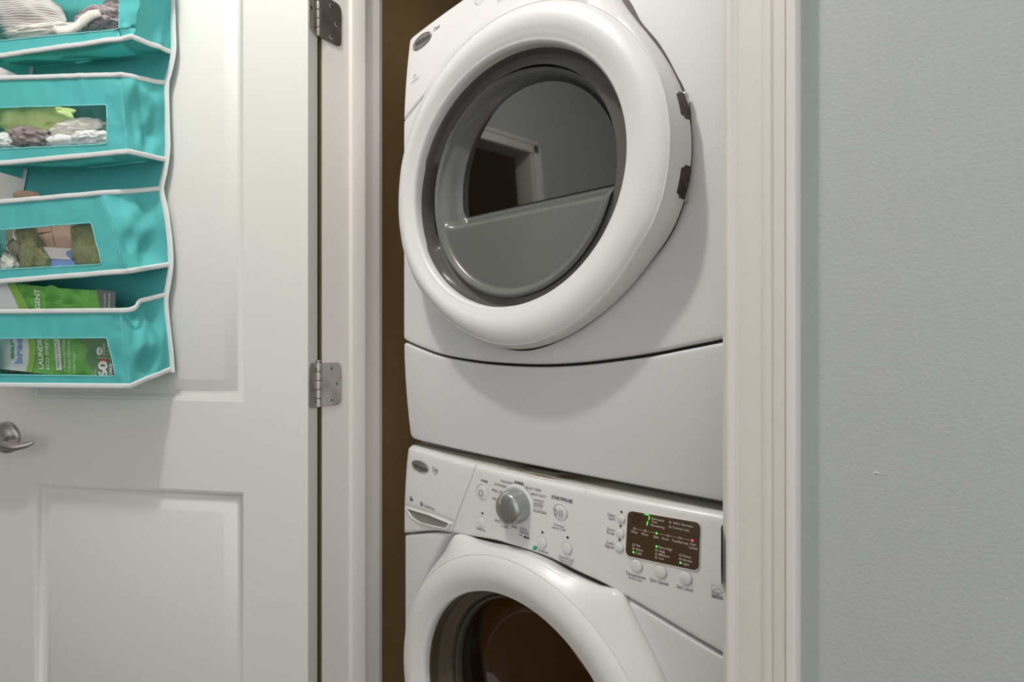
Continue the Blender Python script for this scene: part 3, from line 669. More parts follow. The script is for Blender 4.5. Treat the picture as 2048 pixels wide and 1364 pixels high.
# badge
def badge(px, py, hw, hh, surf, parent, mm, tx, tp0, tx1, cap, shear=.25):
    s, z = on_surf(px, py, surf); s2 = on_surf(px + hw, py, surf)[0]; z2 = on_surf(px, py - hh, surf)[1]; a_, c_ = s2 - s, z2 - z; b = B()
    pr = [(1.0, 0), (1.0, .0022), (.97, .0030), (.93, .0031), (.90, .0024), (.5, .0025), (.001, .0025)]
    b.grid(lambda u, v: (s + a_*pr[round(v*6)][0]*cos(2*pi*u), surf(s + a_*pr[round(v*6)][0]*cos(2*pi*u), z) - pr[round(v*6)][1], z + c_*pr[round(v*6)][0]*sin(2*pi*u)), 40, 6, cu=True)
    o = b.build('badge', mm, parent)
    text_on(tx, tp0, tx1, cap, lambda s_, z_: surf(s_, z_) - .0028, M['dark'], o, shear=shear)
    return o
badge(840.5, 932.3, 17.5, 11.2, yDr, drw, M['badge'], 'Whirlpool', (828, 934.5), 851.5, 8.5)
# knob
ks, kz = on_surf(1034, 1010, yW)
kr = on_surf(1034, 1010 - 35.5, yW)[1] - kz; ky = yW(ks, kz)
kp = [(1.0, 0), (1.0, .006), (.985, .012), (.94, .020), (.88, .0255), (.80, .0285), (.6, .0300), (.3, .0306), (.001, .0308)]
b = B(); b.grid(lambda u, v: (ks + kr*kp[round(v*8)][0]*cos(2*pi*u), ky - kp[round(v*8)][1], kz + kr*kp[round(v*8)][0]*sin(2*pi*u)), 56, 8, cu=True)
knob = b.build('knob', M['silver'], washer)
disc_on(1034, 1010, 35.5, yW, M['plastic'], knob, 'knob_collar', [(1.22, .0002), (1.15, .0014), (1.08, .0016), (1.0, .0012)], N=48)
# ridge of the knob: a raised grip bounded by an S curve
b = B()
def kprof(r_):
    pts = sorted([(p[0], p[1]) for p in kp]); return lin(pts, r_)
def kpt(x, z_, up): r_ = min(1, hypot(x, z_)); return (ks + kr*x, ky - kprof(r_) - up, kz + kr*z_)
Sc = [(.62, .74), (.34, .72), (.16, .56), (.10, .25), (.13, -.15), (.10, -.45), (-.05, -.68), (-.32, -.80), (-.6, -.66)]
b.tube([kpt(x, z_, .0004) for x, z_ in dense(Sc, 3)], .0007, 6); b.build('knob_ridge', M['bracket'], knob)
b = B()
for off in (-.035, .035): b.tube([kpt(x + off, z_, .0005) for x, z_ in dense([(-.42, .22), (-.40, .5), (-.22, .80), (-.05, .93)], 3)], .0006, 6)
b.build('knob_pointer', M['rimw'], knob)
# display
dq = [on_surf(x, y, yW) for x, y in ((1251.5, 1110.6), (1398.6, 1142.2), (1402.2, 1045.5), (1256.4, 1020.6))]
def dpt(a, c):
    x = dq[0][0]*(1-a)*(1-c) + dq[1][0]*a*(1-c) + dq[2][0]*a*c + dq[3][0]*(1-a)*c
    z = dq[0][1]*(1-a)*(1-c) + dq[1][1]*a*(1-c) + dq[2][1]*a*c + dq[3][1]*(1-a)*c
    return x, z
def rrect(e, ra, rc):
    o = []
    for (ca, cc, s0) in ((1 - ra, 1 - rc, 0), (ra, 1 - rc, 90), (ra, rc, 180), (1 - ra, rc, 270)):
        for k in range(6):
            t = radians(s0 + 18*k); o.append((ca + ra*cos(t), cc + rc*sin(t)))
    return [((a - .5)*(1 + e) + .5, (c - .5)*(1 + e*1.6) + .5) for a, c in o]
b = B(); o1, o2, o3 = rrect(.030, .07, .12), rrect(.010, .07, .12), rrect(-.005, .07, .12); n = len(o1); vv = []
for o_, dy in ((o1, .0002), (o2, .0016), (o3, .0012)):
    for a, c in o_: x, z = dpt(a, c); vv.append((x, yW(x, z) - dy, z))
b.add(vv, [(k*n + i, k*n + (i+1) % n, (k+1)*n + (i+1) % n, (k+1)*n + i) for k in range(2) for i in range(n)])
b.build('display_rim', M['rimw'], washer)
disp = B()
G = 12
vv = []
for a, c in o2: x, z = dpt(a, c); vv.append((x, yW(x, z) - .0011, z))
for a, c in [((p[0] - .5)*.5 + .5, (p[1] - .5)*.5 + .5) for p in o2]: x, z = dpt(a, c); vv.append((x, yW(x, z) - .0011, z))
x, z = dpt(.5, .5); vv.append((x, yW(x, z) - .0011, z))
disp.add(vv, [(i, (i+1) % n, n + (i+1) % n, n + i) for i in range(n)] + [(n + i, n + (i+1) % n, 2*n) for i in range(n)])
disp = disp.build('display', M['disp'], washer, label='lit brown display window')
yS = lambda s, z: yW(s, z) - .0013
for tx, p0, x1, cp in [('Estimated', (1303.1, 1038.6), 1327.8, 4.6), ('Time', (1303.1, 1045), 1314.6, 4.6), ('Remaining', (1302.1, 1051.5), 1329.2, 4.6), ('Add a Garment', (1346.1, 1047.1), 1386, 4.8), ('Control Lock', (1345.4, 1056.3), 1378.7, 4.8),
                       ('Wash', (1262.2, 1064.5), 1275, 4.8), ('Rinse', (1283.8, 1069.2), 1296.7, 4.8), ('Spin', (1306.8, 1074.6), 1318, 4.8), ('Done', (1324.1, 1078.3), 1337.7, 4.8), ('TumbleFresh', (1343.6, 1082.4), 1376.6, 4.8), ('Door', (1381, 1089.8), 1392.7, 5.2), ('Locked', (1377.6, 1096), 1394.8, 5.2),
                       ('Hot', (1272.3, 1092), 1280.9, 5.0), ('Warm', (1271.6, 1100), 1286, 5.0), ('Cold', (1271.3, 1107.1), 1282.6, 5.0), ('Extra High', (1318, 1095.7), 1344.3, 5.0), ('High', (1318, 1103.7), 1329.7, 5.0), ('Medium', (1318, 1110.6), 1338.8, 5.0), ('Low', (1317.8, 1117.6), 1327.8, 5.0),
                       ('Heavy', (1365.9, 1113), 1382.5, 5.0), ('Normal', (1365.9, 1121), 1383.8, 5.0), ('Light', (1365.5, 1128.6), 1378.8, 5.0)]:
    text_on(tx, p0, x1, cp, yS, M['disptext'], disp, bold=.004)
dot = lambda x, y, m, r=2.3: disc_on(x, y, r, yS, m, disp, 'indicator', [(1.0, .0004), (.001, .0005)], N=14)
for x, y in ((1340.7, 1044.3), (1340.5, 1053.5), (1269.1, 1056.9), (1290.8, 1061.6), (1336.6, 1071.1), (1360.5, 1075.8), (1267.2, 1089.4), (1267.2, 1096.8), (1313.1, 1100.1), (1312.8, 1107.5), (1312.5, 1114.4), (1361, 1110), (1361, 1117.7)): ringmark(x, y, 2.6, yS, M['disptext'], disp, .38, 14)
for x, y in ((1313.4, 1066.4), (1267, 1104.1), (1313.4, 1092.7), (1361, 1125.4)): dot(x, y, M['led_g'])
dot(1385, 1080.9, M['led_r'], 2.6)
px_ = [(1271.5, 1057.4), (1288.4, 1061.1), (1293.2, 1062.1), (1310.8, 1065.9), (1316, 1067), (1334.2, 1070.6), (1339.2, 1071.6), (1358, 1075.3), (1363, 1076.3), (1382.5, 1080.4)]
for k in range(0, 10, 2): strip('lettering', [on_surf(*px_[k], yS), on_surf(*px_[k+1], yS)], yS, .0004, M['disptext'], disp)
def seg(pts, m, wd=.0016, nm='digit_segment'): return strip(nm, [on_surf(x, y, yS) for x, y in pts], yS, wd, m, disp, lift=.0004)
seg([(1289, 1028.2), (1298.5, 1030.2)], M['led_g'], .0013); seg([(1299, 1032), (1297.8, 1040)], M['led_g'], .0014); seg([(1296, 1042.5), (1293.8, 1050.5)], M['led_g'], .0015)
for p in ([(1269, 1028.5), (1279.5, 1030.5)], [(1268.4, 1030), (1267, 1036)], [(1280, 1032), (1278.5, 1038)], [(1268, 1037.3), (1277.5, 1039.2)], [(1266.6, 1039), (1265.8, 1045)], [(1277.6, 1040.5), (1276.2, 1046)], [(1267, 1046), (1275.5, 1047.8)]): seg(p, M['ghost'], .0011, 'digit_segment')
# energy label
eq = [on_surf(x, y, yW) for x, y in ((1423.5, 1193.7), (1448, 1200.5), (1448.5, 1175), (1423.5, 1169.3))]
def ept(a, c): return (eq[0][0] + (eq[1][0] - eq[0][0])*a, eq[0][1] + (eq[3][1] - eq[0][1])*c)
def eline(pts, wd=.0004): strip('lettering', [ept(*p) for p in pts], yW, wd, I, washer)
eline([(0, 0), (0, 1), (1.02, 1), (1.02, 0), (0, 0)]); eline([(0, .24), (1.02, .24)])
eline([(.06 + .92*k/12, .42 + .40*sin(pi*(.06 + k/12*.9))) for k in range(13)], .0005)
sx_ = [(.86 + .15*(1 if k % 2 == 0 else .42)*sin(2*pi*k/10), .50 + .17*(1 if k % 2 == 0 else .42)*cos(2*pi*k/10)) for k in range(11)]; eline(sx_, .0003)
T('energy', (1425, 1185.5), 1441, 6.0, yW, I, washer, shear=.4); T('ENERGY STAR', (1425, 1193.4), 1447, 4.2, yW, I, washer, bold=.03)

# ---------- DRYER
dryer = thing('tumble_dryer', (.414, .47, .914), 'white front-loading tumble dryer with round tinted door, stacked on the washer', 'tumble dryer')
ZB = .9268
B().box(SL + .004, SR - .004, .17, .80, ZB + .004, 1.795, .006).build('cabinet', M['side'], dryer)
B().box(SL + .012, SR - .012, .185, .79, .9135, ZB + .006, .001).build('stacking_frame', M['bracket'], dryer)
zsm = lambda s: cat(smile, s)
panel('lower_panel', SL, SR, lambda s: ZB, lambda s: zsm(s) - .0022, yD, r=.005, R=(.016, .016, .010, .010), m=M['white'], parent=dryer, ns=64, nz=20, depth=.04)
DCn = (.4129, 1.4003)
panel('front_panel', SL, SR, lambda s: zsm(s) + .0022, lambda s: cat(consD, s) - .0012, yD, r=.005, R=(.010, .010, .002, .002), m=M['white'], parent=dryer, ns=72, nz=64, depth=.04, hole=(DCn[0], DCn[1], .205))
panel('console', SL, SR, lambda s: cat(consD, s) + .0012, lambda s: 1.801, yD, r=.005, R=(.002, .002, .012, .012), m=M['plastic'], parent=dryer, ns=60, nz=20, depth=.05)
B().box(SL + .003, SR - .003, .18, .80, 1.790, 1.799, .002).build('top_panel', M['side'], dryer)
panel('seam_gasket', SL + .004, SR - .004, lambda s: zsm(s) - .015, lambda s: zsm(s) + .015, yD, r=.004, m=M['black'], parent=dryer, ns=40, nz=3, depth=.01, yoff=.012)
RbD = polar([(-180, .272), (-150, .272), (-120, .272), (-90, .274), (-71, .2735), (-58, .2725), (-49, .2735), (-34, .279), (-25, .287), (-19, .2905), (-9, .2925), (3, .2920), (9, .2905), (15, .2878), (20, .2855), (28, .2832), (34, .2828), (41, .2855), (49, .296), (55, .312), (59, .316), (64, .306), (76, .295), (90, .293), (98, .2925), (114, .290), (125, .297), (131, .294), (150, .281), (165, .275)])
RfD = polar([(-180, .262), (-147, .260), (-134, .2555), (-120, .2555), (-105, .259), (-86, .267), (-67, .271), (-33, .2715), (-23, .277), (-15, .279), (-1, .2785), (9, .2775), (19, .2765), (29, .275), (41, .279), (49, .290), (55, .304), (59, .308), (64, .299), (76, .289), (90, .287), (104, .286), (114, .285), (125, .291), (131, .288), (150, .275), (165, .267)])
RcD = polar([(-180, .262), (-147, .260), (-134, .2555), (-120, .2555), (-105, .259), (-86, .267), (-67, .271), (-33, .2715), (-23, .277), (-15, .279), (-1, .2780), (9, .2770), (19, .2745), (29, .271), (45, .268), (66, .266), (90, .264), (120, .264), (150, .264), (165, .264)])
dring = door_ring('door_ring', DCn, RbD, RfD, RcD, lambda d: .2108 + .006*cos(radians(2*d)), .110, .073, .080, M['plastic'], dryer, lift=.008, rec=.010)
gpx = [(1256, -2), (1283, 44), (1320, 89), (1329, 103), (1352, 146), (1366, 172), (1380, 212), (1383.5, 256), (1381.5, 350), (1361.5, 429), (1341, 473), (1297, 531), (1227, 608), (1185, 643), (1123, 680.5), (1046.6, 702)]
gt = []
for q in gpx:
    s_, z_ = on_surf(q[0], q[1], yD); gt.append((math.degrees(atan2(z_ - DCn[1], s_ - DCn[0])), hypot(s_ - DCn[0], z_ - DCn[1])))
g0, g1 = max(g[0] for g in gt), min(g[0] for g in gt); gt += [(g0 + 12, .315), (g0 + 30, .292), (120, .275), (160, .265), (-160, .262), (-110, .272)]
Rg = polar(gt)
b = B(); b.grid(lambda u, v: (lambda a, r_: (DCn[0] + r_*cos(a), yD(DCn[0] + r_*cos(a), DCn[1] + r_*sin(a)) - .0006, DCn[1] + r_*sin(a)))(2*pi*u, .235 + (Rg(math.degrees(2*pi*u) if u <= .5 else math.degrees(2*pi*u) - 360) - .235)*v), 160, 3, cu=True)
b.build('door_recess', M['recess'], dryer)
# bezel: annulus between opening edge and the bowl, with the finger pocket on the left
def bez(u, v):
    a = 2*pi*u; dg = math.degrees(a); dg = dg - 360 if dg > 180 else dg
    ro = .2125 + .006*cos(2*a); ri_ = .1885; r_ = ro + (ri_ - ro)*v
    y = .086 + .019*sst(0, .25, v)
    A = abs(abs(dg) - 180) if abs(dg) > 90 else 99; A = A if dg > 0 else A
    t = dg if dg > 0 else dg + 360                  # 90..270 on the left side
    ins = sst(158, 163, t)*(1 - sst(199, 205, t))*sst(.02, .10, v)*(1 - sst(.60, .78, v))
    y += .020*ins
    return (DCn[0] + r_*cos(a), y, DCn[1] + r_*sin(a))
bezel = B().grid(bez, 260, 22, cu=True).build('door_bezel', M['bezel'], dring)
# bowl: flat lower facet, sloping to the D shaped window above
GW, GC, ZL = .1650, (.4235, 1.4046), 1.3765
def bowl(u, v):
    a = 2*pi*u; r_ = .1885*(1 - v)**1.0; x = DCn[0] + r_*cos(a); z = DCn[1] + r_*sin(a)
    e = .1885 - r_                                  # distance from rim
    dglass = hypot(x - GC[0], z - GC[1]) - GW       # >0 outside the window circle
    wall = .0995 - .004*sin(pi*min(1, e/.010)) if e < .010 else .0995
    slope = wall + .0435*sst(.030, -.004, dglass) + .0015*sst(.004, .012, e)
    flat = .0995 + (-.004*sin(pi*min(1, e/.010)) if e < .010 else 0) + .006*sst(.006, .016, e)
    k = sst(ZL - .030, ZL - .002, z)
    return (x, flat*(1 - k) + slope*k, z)
bowl_o = B().grid(bowl, 220, 90, cu=True).build('door_bowl', M['grey'], dring)
# D window
pts = []
a0 = math.asin((ZL + .012 - GC[1])/GW)
R_ = .012
arc = [(GC[0] + GW*cos(t), GC[1] + GW*sin(t)) for t in [a0 + (pi - 2*a0)*i/60 for i in range(61)]]
xl, xr = GC[0] - GW + .002, GC[0] + GW - .002
pts = arc + [(arc[-1][0] + .001 + R_*(1 - cos(t)), ZL + R_*(1 - sin(t))) for t in [pi/2*i/6 for i in range(1, 7)]]
pts += [(arc[0][0] - .001 - R_*(1 - sin(t)), ZL + R_*(1 - cos(t))) for t in [pi/2*i/6 for i in range(0, 6)]]
n = len(pts); gx = sum(p[0] for p in pts)/n; gz = ZL + .06; vv = []
for k, y in ((1.0, .152), (1.0, .1422), (.99, .1422), (.5, .1422), (.001, .1422)):
    for x, z in pts: Z_ = gz + (z - gz)*k; vv.append((gx + (x - gx)*k, y - (Z_ - ZL)*.06, Z_))
B().add(vv, [(k*n + i, k*n + (i+1) % n, (k+1)*n + (i+1) % n, (k+1)*n + i) for k in range(4) for i in range(n)]).build('door_window', M['mirror'], dring, label='tinted glass half-round window')
vv = [(gx + (x - gx)*k, y, gz + (z - gz)*k) for k, y in ((1.010, .1480), (1.006, .1436), (.996, .1430)) for x, z in pts]
B().add(vv, [(k*n + i, k*n + (i+1) % n, (k+1)*n + (i+1) % n, (k+1)*n + i) for k in range(2) for i in range(n)]).build('window_seal', M['black'], dring)

# finger pocket back and its lip
pk = B().grid(lambda u, v: (DCn[0] + (.2170 - (.014 + .009*sin(pi*u)**.5)*v)*cos(radians(166 + 29*u)), .1195, DCn[1] + (.2170 - (.014 + .009*sin(pi*u)**.5)*v)*sin(radians(166 + 29*u))), 24, 2)
pk.build('finger_pocket', M['black'], dring)
# hinge side: notches and metal in the gap right of the ring
for (ya, yb2) in ((182, 240), (332, 398)):
    p = [on_plane(x, y, .105) for x, y in ((1366, ya), (1370, yb2))]
    a1, a2 = [atan2(q[1] - DCn[1], q[0] - DCn[0]) for q in p]
    def nfn(u, v):
        a = a1 + (a2 - a1)*u; dg = math.degrees(a); k = .52 + .48*v if .12 < u < .88 else .52 + .48*v + .16*(1 - v)
        f0, b0 = RfD(dg), RbD(dg); return (DCn[0] + (f0 + (b0 - f0)*k + .0011)*cos(a), .0765 + (.1115 - .0765)*k, DCn[1] + (f0 + (b0 - f0)*k + .0011)*sin(a))
    B().grid(nfn, 16, 4).build('hinge_cover', M['rust'], dring)
    am = (a1 + a2)/2; hx, hz_ = DCn[0] + .2870*cos(am), DCn[1] + .2870*sin(am)
    B().box(hx - .010, hx + .0010, .1115, .1240, hz_ - .022, hz_ + .022, .0015).build('door_hinge', M['nickel'], dryer)
# dryer print
badge(844.8, 83.3, 17.5, 11.5, yD, dryer, M['badge'], 'Whirlpool', (831, 94), 858, 8.5)
text_on('Duet', (867.7, 63.5), 879, 8, yD, M['ink'], dryer, slope=-7.5)
text_on('sensordry', (821, 169), 837.8, 4, yD, M['inklight'], dryer, slope=-12)
ringmark(830, 153, 4, yD, M['inklight'], dryer, .3)
strip('lettering', [on_surf(825, 162, yD), on_surf(838, 153, yD)], yD, .0006, M['inklight'], dryer)
text_on('POWER', (995, 6.5), 1008, 4.5, yD, M['inklight'], dryer, slope=-6)
disc_on(963, -8, 16, yD, M['plastic'], dryer, 'button', [(1.0, -.001), (1.0, .0014), (.96, .0022), (.85, .0026), (.001, .0031)])
ringmark(963, -8, 16.8, yD, M['inklight'], dryer, .06, 32)

# ------------------------------------------------------------------ DOOR ORGANISER
org = thing('door_organizer', dw(.47, 0, .99), 'teal fabric hanging organizer with white binding and clear pocket windows, on the open door', 'organizer')
def nz(u, z, k, sd=0): return noise.noise(Vector((u*k + sd, z*k, sd*1.7)))
side_px = [(344, -60), (344, -10), (346, 60), (347, 100), (340, 140), (333, 165), (334, 250), (335, 300), (328, 350), (322, 377), (331, 420), (339, 480), (341, 530), (335, 575), (331, 600), (335, 650), (341, 700), (344, 745)]
side = [on_door(x, y, .012) for x, y in side_px]; side.reverse()      # z ascending
side = [(z, u) for u, z in side]
uR = lambda z: cat(side, z)
WID = .332
ZT, ZBt = 1.93, side[0][0]
def bw(u, z): return .006 + .0035*(1 + nz(u, z, 9, 3))
B().grid(lambda a, c: dw(uR(ZBt + (ZT - ZBt)*c) + WID*a, bw(uR(ZBt + (ZT - ZBt)*c) + WID*a, ZBt + (ZT - ZBt)*c), ZBt + (ZT - ZBt)*c), 24, 90).build('back_panel', M['teal'], org)
def ribbon(name, pts, wd, parent, n=8, m=None, fl=(1, .38), up=True):
    return B().tube(pts, wd/2, 8, flat=fl, up=(M_[0], M_[1], 0)).build(name, m or M['bind'], parent)
zz = [ZBt + (ZT - ZBt)*i/60 for i in range(61)]
for off in (0, WID):
    ribbon('binding', [dw(uR(z) + off, .012, z) for z in zz], .0130, org, fl=(1, .28))
# hooks over the door top
for k in (.07, .27):
    u = uR(ZT) + k
    B().tube([dw(u, .010, ZT - .01), dw(u, .006, ZT + .05), dw(u, .003, DZ1), dw(u, .002, DZ1 + .004), dw(u, -DT - .003, DZ1 + .004), dw(u, -DT - .004, DZ1 - .03)], .006, 8, flat=(1, .3)).build('hook_strap', M['bind'], org)
# pockets: pixel positions on the pocket front plane; T/B = top / bottom edge at x=0 and at the right corner; window rows
PW = .092
rows = [dict(T=(( -10, -140), (300, -150)), B=((0, 112), (266, 74)), wR=((236, -75), (238, 57)), wL=((0, -68), (0, 80)), bt=None, tb=(346, -90), bb=(341, 104), top=1),
        dict(T=((0, 157), (243, 149)), B=((0, 327), (257, 303)), wR=((212, 211), (213, 287)), wL=((0, 217), (0, 297)), tb=(330, 165), bb=(331, 319)),
        dict(T=((0, 404), (203, 386)), B=((0, 563), (258, 542)), wR=((182, 447), (203, 527)), wL=((0, 461), (0, 538)), tb=(320, 377), bb=(338, 529)),
        dict(T=((0, 623), (243, 621)), B=((0, 770), (262, 772)), wR=((214, 677), (229, 751)), wL=((0, 678), (0, 748)), tb=(329, 590), bb=(342, 738))]
def lerp(a, b, t): return tuple(x + (y - x)*t for x, y in zip(a, b))
pockets = []
for ri, r in enumerate(rows):
    D_ = lambda p, w_=PW: on_door(p[0], p[1], w_)
    def ext(pL, pR, fu):                            # extend the line through two points to u = fu
        (u0, z0_), (u1, z1_) = D_(pL), D_(pR); return (fu, z1_ + (z0_ - z1_)*(fu - u1)/(u0 - u1))
    TR, BR = D_(r['T'][1]), D_(r['B'][1]); uL_t, uL_b = TR[0] + WID, BR[0] + WID
    uLm = max(uL_t, uL_b) if ri != 2 else .64
    TL = ext(r['T'][0], r['T'][1], uL_t if ri != 2 else .64); BL = ext(r['B'][0], r['B'][1], uL_b if ri != 2 else .645)
    WTR, WBR = D_(r['wR'][0]), D_(r['wR'][1])
    WTL = ext(r['wL'][0], r['wR'][0], .595); WBL = ext(r['wL'][1], r['wR'][1], .597)
    # 4x4 control net (columns right->left, rows bottom->top)
    def lpt(a, b, t): return lerp(a, b, t)
    tu = lambda uu, A, Bq: (uu - A[0])/(Bq[0] - A[0])
    botr = [BR, lpt(BR, BL, tu(WBR[0], BR, BL)), lpt(BR, BL, tu(WBL[0], BR, BL)), BL]
    topr = [TR, lpt(TR, TL, tu(WTR[0], TR, TL)), lpt(TR, TL, tu(WTL[0], TR, TL)), TL]
    tb_ = (WBR[1] - BR[1])/(TR[1] - BR[1]); tt_ = (WTR[1] - BR[1])/(TR[1] - BR[1])
    r1 = [lpt(BR, TR, tb_), WBR, WBL, lpt(BL, TL, tb_)]; r2 = [lpt(BR, TR, tt_), WTR, WTL, lpt(BL, TL, tt_)]
    net = [botr, r1, r2, topr]
    zc_, zh_ = (TR[1] + BR[1])/2, (TR[1] - BR[1])/2
    def fw(u, z, ri=ri, TR=TR, BR=BR):              # outward distance of the front with folds near the corner and hem
        edge = min(1, max(0, (u - BR[0])/.06)); e2 = 1 - edge
        return PW + .0035*nz(u, z, 26, ri*5 + 1)*(.35 + e2) + .003*nz(u, z, 70, ri*3 + 2)*e2 + (.0015*nz(u, z*.4, 60, ri) if True else 0)
    g = B()
    for j in range(3):
        for i in range(3):
            if i == 1 and j == 1: continue
            nu_, nv_ = (10, 34, 6)[i], (8, 12, 14)[j]
            def fn(a, c, i=i, j=j):
                p = lpt(lpt(net[j][i], net[j][i+1], a), lpt(net[j+1][i], net[j+1][i+1], a), c); return dw(p[0], fw(*p), p[1])
            g.grid(fn, nu_, nv_)
    bm = bmesh.new()
    po = g.build('pocket_front', M['teal'], org)
    bm.from_mesh(po.data); bmesh.ops.remove_doubles(bm, verts=bm.verts, dist=1e-4); bm.to_mesh(po.data); bm.free()
    # window sheet
    B().grid(lambda a, c: (lambda p: dw(p[0], fw(*p) - .0012, p[1]))(lpt(lpt(net[1][1], net[1][2], -.01 + 1.02*a), lpt(net[2][1], net[2][2], -.01 + 1.02*a), -.03 + 1.06*c)), 30, 10).build('clear_window', M['pvc'], po)
    # stitched hem around the window
    hem = [net[1][2], net[1][1], net[2][1], net[2][2]]
    hp = []
    for k, (p, q) in enumerate(zip(hem, hem[1:])):
        for t in range(24): pt = lpt(p, q, t/24); hp.append(dw(pt[0] - (.0015 if k == 1 else 0), fw(*pt) + .0006, pt[1] + (-.0015 if k == 0 else .0015 if k == 2 else 0)))
    B().tube(hp, .0009, 6, flat=(.6, 1)).build('window_hem', M['stitch'], po)
    st_ = [lpt(lpt(BR, TR, t/30), (lpt(BR, TR, t/30)[0] + .003, lpt(BR, TR, t/30)[1]), 1) for t in range(1, 30)]
    B().tube([dw(p[0], fw(*p) + .0006, p[1]) for p in st_], .00028, 5).build('corner_stitch', M['stitch'], po)
    # right gusset: from the front corner back to the side binding
    tb = on_door(*r['tb'], .012); bb = on_door(*r['bb'], .012)
    def gus(a, c):
        fz = lpt(BR, TR, c); bz_ = lpt(bb, tb, c); u = fz[0] + (bz_[0] - fz[0])*a; z = fz[1] + (bz_[1] - fz[1])*a; w_ = fw(*fz) + (.012 - fw(*fz))*a
        k = sin(pi*a)
        fold = (.010*k*sin(2.2*pi*c + ri*1.3 + a*2.2) + .016*k*nz(a*.13, c*.12, 30, ri + 9) - .006*k)*(.4 + .6*sin(pi*c)**.5)
        return dw(u - fold, w_ + fold*.4, z)
    gr_ = B().grid(gus, 26, 26).build('pocket_side', M['teal'], org)
    B().grid(lambda a, c: (lambda f_, u_: dw(f_[0] + (uR(f_[1]) + WID - f_[0])*a, PW + (.012 - PW)*a, f_[1]))(lpt(BL, TL, c), 0), 8, 8).build('pocket_side', M['teal'], org)
    # floor of the pocket
    def flo(a, c):
        f_ = lpt(BR, BL, a); bk_ = lpt(bb, (uR(bb[1]) + WID, bb[1] + (BL[1] - BR[1])*.3), a)
        u = f_[0] + (bk_[0] - f_[0])*c; z = f_[1] + (bk_[1] - f_[1])*c - .012*sin(pi*c)*sin(pi*min(1, a*1.2)); w_ = fw(*f_) + (.012 - fw(*f_))*c
        return dw(u, w_, z)
    B().grid(flo, 26, 10).build('pocket_floor', M['teal'], org)
    # bindings: top rim and bottom rim, each continuing back along the gusset
    def rim(A, L, bk_, sag):
        p = []
        for t in range(31): q = lpt(L, A, t/30); p.append(dw(q[0], fw(*q) + .001, q[1]))
        for t in range(1, 13):
            a = t/12; p.append(tuple(gus(a, 1 if sag else 0)))
        return p
    tp_ = rim(TR, TL, tb, 1)
    if ri == 3:
        tp_ = [dw(*( (lambda q: (q[0], fw(*q) + .001, q[1]))(lpt(TL, TR, t/30)) )) for t in range(31)] + [dw(*on_3) for on_3 in [ (lambda q, w_: (q[0], w_, q[1]))(on_door(x, y, w_), w_) for x, y, w_ in ((258, 620, .085), (268, 617, .078), (274, 612, .070), (276, 606, .066), (280, 602, .062), (300, 597, .040), (329, 590, .012))]]
    B().tube(tp_, .0046, 8, flat=(.55, 1.0)).build('binding', M['bind'], org)
    B().tube(rim(BR, BL, bb, 0), .0048, 8, flat=(.55, 1.0)).build('binding', M['bind'], org)
    pockets.append(dict(net=net, BR=BR, TR=TR, BL=BL, TL=TL))

# ------------------------------------------------------------------ POCKET CONTENTS
def blob(name, px, py, wd_, rx, ry, rz, m, label, catg, seed=0, amp=.35, fr=3.0, rot=0, group=None, lv=5, fold=0):
    """soft folded cloth: px,py photo point at depth wd_, radii in metres along door, outwards, up"""
    u0, z0_ = on_door(px, py, wd_); bm = bmesh.new(); bmesh.ops.create_icosphere(bm, subdivisions=lv, radius=1)
    vs = []
    for v in bm.verts:
        d = v.co.normalized(); k = 1 + amp*noise.noise(d*fr + Vector((seed, 0, seed*2))) + amp*.4*noise.noise(d*fr*2.6 + Vector((0, seed, 3)))
        if fold: k += fold*sin(9*(d.x*cos(seed) + d.z*sin(seed)) + 3*noise.noise(d*2 + Vector((seed, 1, 1))))
        x, y, z = d.x*k*rx, d.y*k*ry, d.z*k*rz
        c_, s_ = cos(rot), sin(rot); uu = u0 - (x*c_ - z*s_); uu = uu if uu < .600 else .600 + .024*math.tanh((uu - .600)/.05)
        vs.append(dw(uu, min(PW - .003, max(.016, wd_ + y)), z0_ + x*s_ + z*c_))
    fs = [tuple(v.index for v in f.verts) for f in bm.faces]; bm.free()
    o = obj(name, vs, fs, m); setp(o, label, catg, group); return o
def slab_on(name, pts, wd_, th, m, label, catg, parent=None, bevel=0):   # flat piece standing at distance wd_ from the door
    P = [on_door(x, y, wd_) for x, y in pts]; n = len(P)
    v = [dw(u, wd_, z) for u, z in P] + [dw(u, wd_ - th, z) for u, z in P]
    o = obj(name, v, [tuple(range(n))] + [tuple(range(n, 2*n))[::-1]] + [(i, (i+1) % n, n + (i+1) % n, n + i) for i in range(n)], m, parent, smooth=False)
    if label: setp(o, label, catg)
    return o
# top pocket
blob('laundry_bag', 18, 20, .052, .135, .036, .060, M['knit'], 'ribbed grey mesh garment bulging in the top pocket', 'clothing', 2, .14, 2.0, rot=-.30)
blob('folded_cloth', 205, 50, .050, .060, .030, .028, M['heather'], 'speckled mauve-grey sock at the right end of the top pocket', 'clothing', 5, .25, 2.2, rot=.2)
blob('folded_cloth', 232, 30, .040, .050, .020, .026, M['greycloth'], 'dark grey cloth roll behind the speckled sock in the top pocket', 'clothing', 8, .2, 2.2, rot=.35)
b = B(); lp_ = [(108, 58, .086), (120, 62, .088), (140, 60, .088), (155, 52, .088), (168, 40, .087), (182, 30, .085), (200, 26, .082)]
b.tube([(lambda q: dw(q[0], w_, q[1]))(on_door(x, y, w_)) for x, y, w_ in lp_], [.006, .009, .009, .009, .009, .009, .007], 12, flat=(.4, 1.0))
setp(b.build('ribbed_strap', M['cream']), 'cream ribbed elastic strap curling across the top pocket', 'strap')
blob('folded_cloth', 95, 68, .060, .120, .022, .014, M['cream'], 'cream lining cloth along the bottom of the top pocket', 'clothing', 11, .2, 3)
